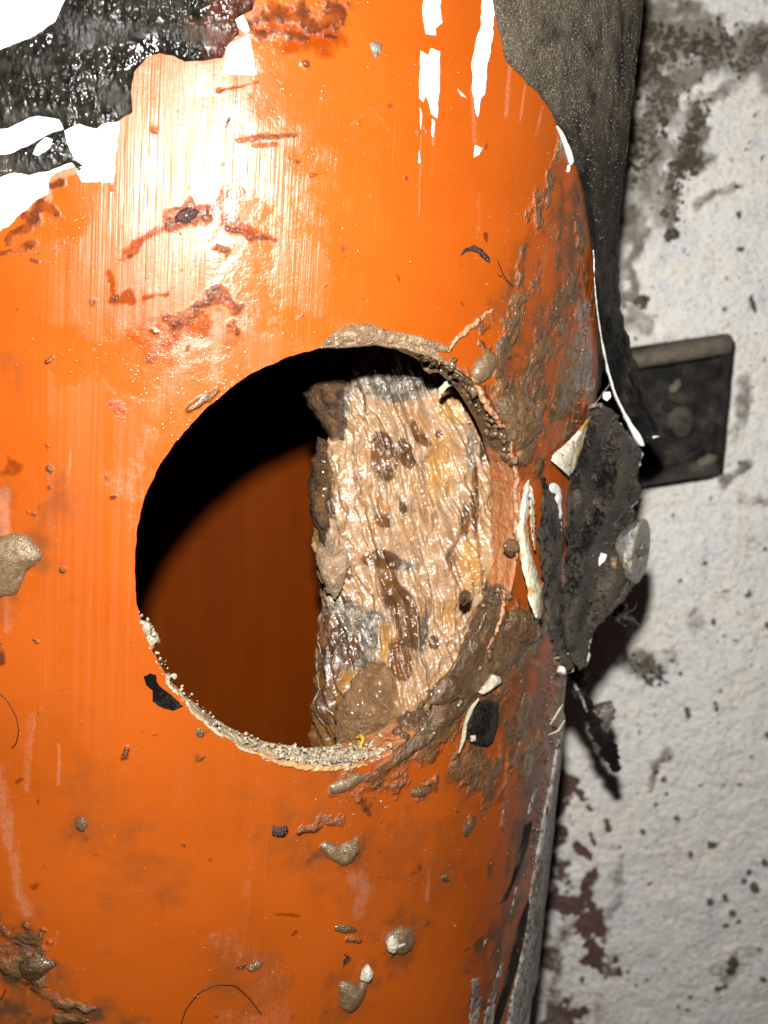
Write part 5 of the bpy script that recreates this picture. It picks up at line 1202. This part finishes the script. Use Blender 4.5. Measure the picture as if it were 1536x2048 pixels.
# dark grub like fragment in the lower rim, yellow thread, hairs
P = rim_pt(np.linspace(263.5, 267.5, 14), np.full(14, .35), -.35); tag(mk('dark_fragment', *tube(P, .42, 8, 16, (.15, .7, 1, 1, .9, .5)), M_DARK), 'small black grub shaped fragment lying on the lower rim of the hole', 'fragment')
yp = [(712, 1476), (722, 1470), (727, 1480), (720, 1490), (723, 1502), (732, 1508), (730, 1520), (720, 1530)]
D = np.linspace(117.5, 115.0, len(yp)); P = at(np.array([a for a, b in yp]), np.array([b for a, b in yp]), D)
tag(mk('yellow_strand', *tube(P, .24, 7, 40, (.5, 1, 1, .9, 1, .5)), M_YEL), 'short kinked yellow strand over the lower rim of the hole', 'strand')
for label, pts in [('long red brown hair hooking down at the left edge', [(-6, 1378), (16, 1398), (34, 1430), (40, 1460), (34, 1486), (26, 1494)]), ('fine dark hair arching over the scuffed patch at the bottom', [(362, 2046), (372, 2015), (398, 1982), (432, 1966), (470, 1968), (498, 1994), (522, 2026)]), ('short red hair in the lower left corner', [(-4, 2006), (6, 1992), (14, 1976)]), ('short curved hair right of the dark crescent fleck', [(992, 520), (1002, 545), (1010, 560), (1022, 572)]), ('tiny red hair at the top of the stain field', [(452, 246), (460, 234), (458, 244), (450, 256)])]:
    P = on_line(pts, 40, .22); tag(mk('hair', *tube(P, .055, 5), M_HAIR), label, 'hair', 'hairs stuck to the pipe')
# cobweb thread by the clip, straw bits
P = at(np.array([1190., 1205., 1222.]), np.array([808., 788., 765.]), np.array([132., 134., 136.])); tag(mk('cobweb_thread', *tube(P, .05, 5, 12), M_FIBRE), 'single fine thread stretched between the clip and the paint flap', 'thread')
for i, (label, L) in enumerate([('pale straw bit above the lower right paint edge', [(1100, 1450, 131), (1112, 1430, 131), (1126, 1408, 131)]), ('thin straw bit crossing the clip foot', [(1116, 1246, 131), (1130, 1236, 131), (1142, 1226, 131)]), ('lowest pale straw bit by the pipe edge', [(1096, 1470, 131), (1116, 1462, 131), (1130, 1440, 131)]), ('fine straw hair in front of the clip foot', [(1108, 1318, 131), (1124, 1312, 131), (1140, 1302, 131)])]):
    P = at(*[np.array([q[j] for q in L], float) for j in range(3)]); tag(mk('straw_bit', *tube(P, .16 if i in (0, 2) else .07, 6, 14, (.4, 1, 1, .3)), M_CRUMB), label, 'straw', 'straw bits by the clip')
# dirt twist hanging below the clip
bp = []
g5 = np.random.default_rng(15)
for i in range(26):
    a = np.array([1238 + g5.normal(0, 8), 1222 + g5.normal(0, 12)]); b = a + g5.normal(0, 14, 2); c = b + g5.normal(0, 10, 2)
    P = at(np.array([a[0], b[0], c[0]]), np.array([a[1], b[1], c[1]]), 146 + g5.normal(0, .8, 3)); bp.append(tube(P, g5.uniform(.1, .45), 6, 12, (.3, 1, .7, .2)))
V, Fs = merge(bp); tag(mk('dirt_tangle', V, Fs, M_EAR), 'small tangle of dirt hanging below the screw', 'dirt')

# ---- grit: wet sand grains over the pipe, dust on the black coat, debris along the pipe edge
def scatter(n, boxes, seed):
    g = np.random.default_rng(seed); out = []
    for (x0, y0, x1, y1, w) in boxes:
        k = int(n * w); out.append(np.stack([g.uniform(x0, x1, k), g.uniform(y0, y1, k)], -1))
    P = np.concatenate(out); q = onp(P[:, 0], P[:, 1])[0]
    x = R * np.sin(q[:, 0] / R - PHI); ok = np.hypot(x, q[:, 1]) > RH + .4
    return q[ok]
def gauss_scatter(spots, seed):
    g = np.random.default_rng(seed); P = np.concatenate([g.normal((x, y), (sx, sy), (n, 2)) for x, y, sx, sy, n in spots]); q = onp(P[:, 0], P[:, 1])[0]
    x = R * np.sin(q[:, 0] / R - PHI); ok = np.hypot(x, q[:, 1]) > RH + .4
    return q[ok]
q = np.concatenate([scatter(900, [(0, 0, 1000, 2048, 1.0)], 31), gauss_scatter([(430, 540, 70, 70, 240), (330, 680, 90, 60, 160), (440, 660, 80, 60, 160), (560, 280, 60, 40, 50), (390, 440, 50, 25, 90), (1080, 420, 50, 80, 120), (1080, 680, 60, 110, 420), (1050, 850, 50, 50, 160), (1010, 1310, 70, 80, 260), (900, 1480, 90, 70, 240), (740, 1570, 70, 40, 120), (930, 1600, 90, 90, 160), (700, 1700, 70, 70, 60), (230, 560, 40, 40, 40), (100, 500, 40, 30, 50), (60, 1120, 40, 40, 40), (500, 1950, 60, 50, 70)], 32)])
g6 = np.random.default_rng(33); sz_ = g6.uniform(.02, .075, len(q)) * (1 + 1.0 * (g6.random(len(q)) > .96))
V, Fs = grains(cylpt(q[:, 0], q[:, 1], .08 + sz_ * .2), sz_, seed=34); tag(mk('wet_grit', V, Fs, M_GRIT, PIPE), kind='stuff')
k = g6.random(len(q)) < .5
q = scatter(220, [(0, 0, 1100, 2048, 1.0)], 35); V, Fs = grains(cylpt(q[:, 0], q[:, 1], .04), g6.uniform(.02, .055, len(q)), seed=36); tag(mk('dark_grit', V, Fs, M_DARK, PIPE), kind='stuff')
q = scatter(7500, [(990, 0, 1280, 560, 1.0)], 37); lim = np.interp(q[:, 1][::1], left[::-1, 1], left[::-1, 0]); q = q[(q[:, 0] > lim + .2) & (q[:, 1] > zt - 14 + 24 * g6.random(len(q)) ** .7)]
V, Fs = grains(cylpt(q[:, 0], q[:, 1], .45), g6.uniform(.02, .075, len(q)), seed=38); tag(mk('dust_grains', V, Fs, grimy('pale_dust_grain', (.16, .135, .1), (.1, .085, .062), (.24, .21, .16), f1=1.5, f2=2.5, rough=(.4, .7), bump=.1), PIPE), kind='stuff')
ex = g6.random(420); q = onp(np.interp(ex, [0, .35, .6, .8, 1], [1180, 1135, 1108, 1082, 1050]) - np.abs(g6.normal(0, 14, 420)), np.interp(ex, [0, .35, .6, .8, 1], [600, 1200, 1480, 1700, 2040]))[0]
V, Fs = grains(cylpt(q[:, 0], q[:, 1], .1), g6.uniform(.06, .26, 420), seed=39, fine=True); tag(mk('edge_debris', V, Fs, M_MUD, PIPE), kind='stuff')
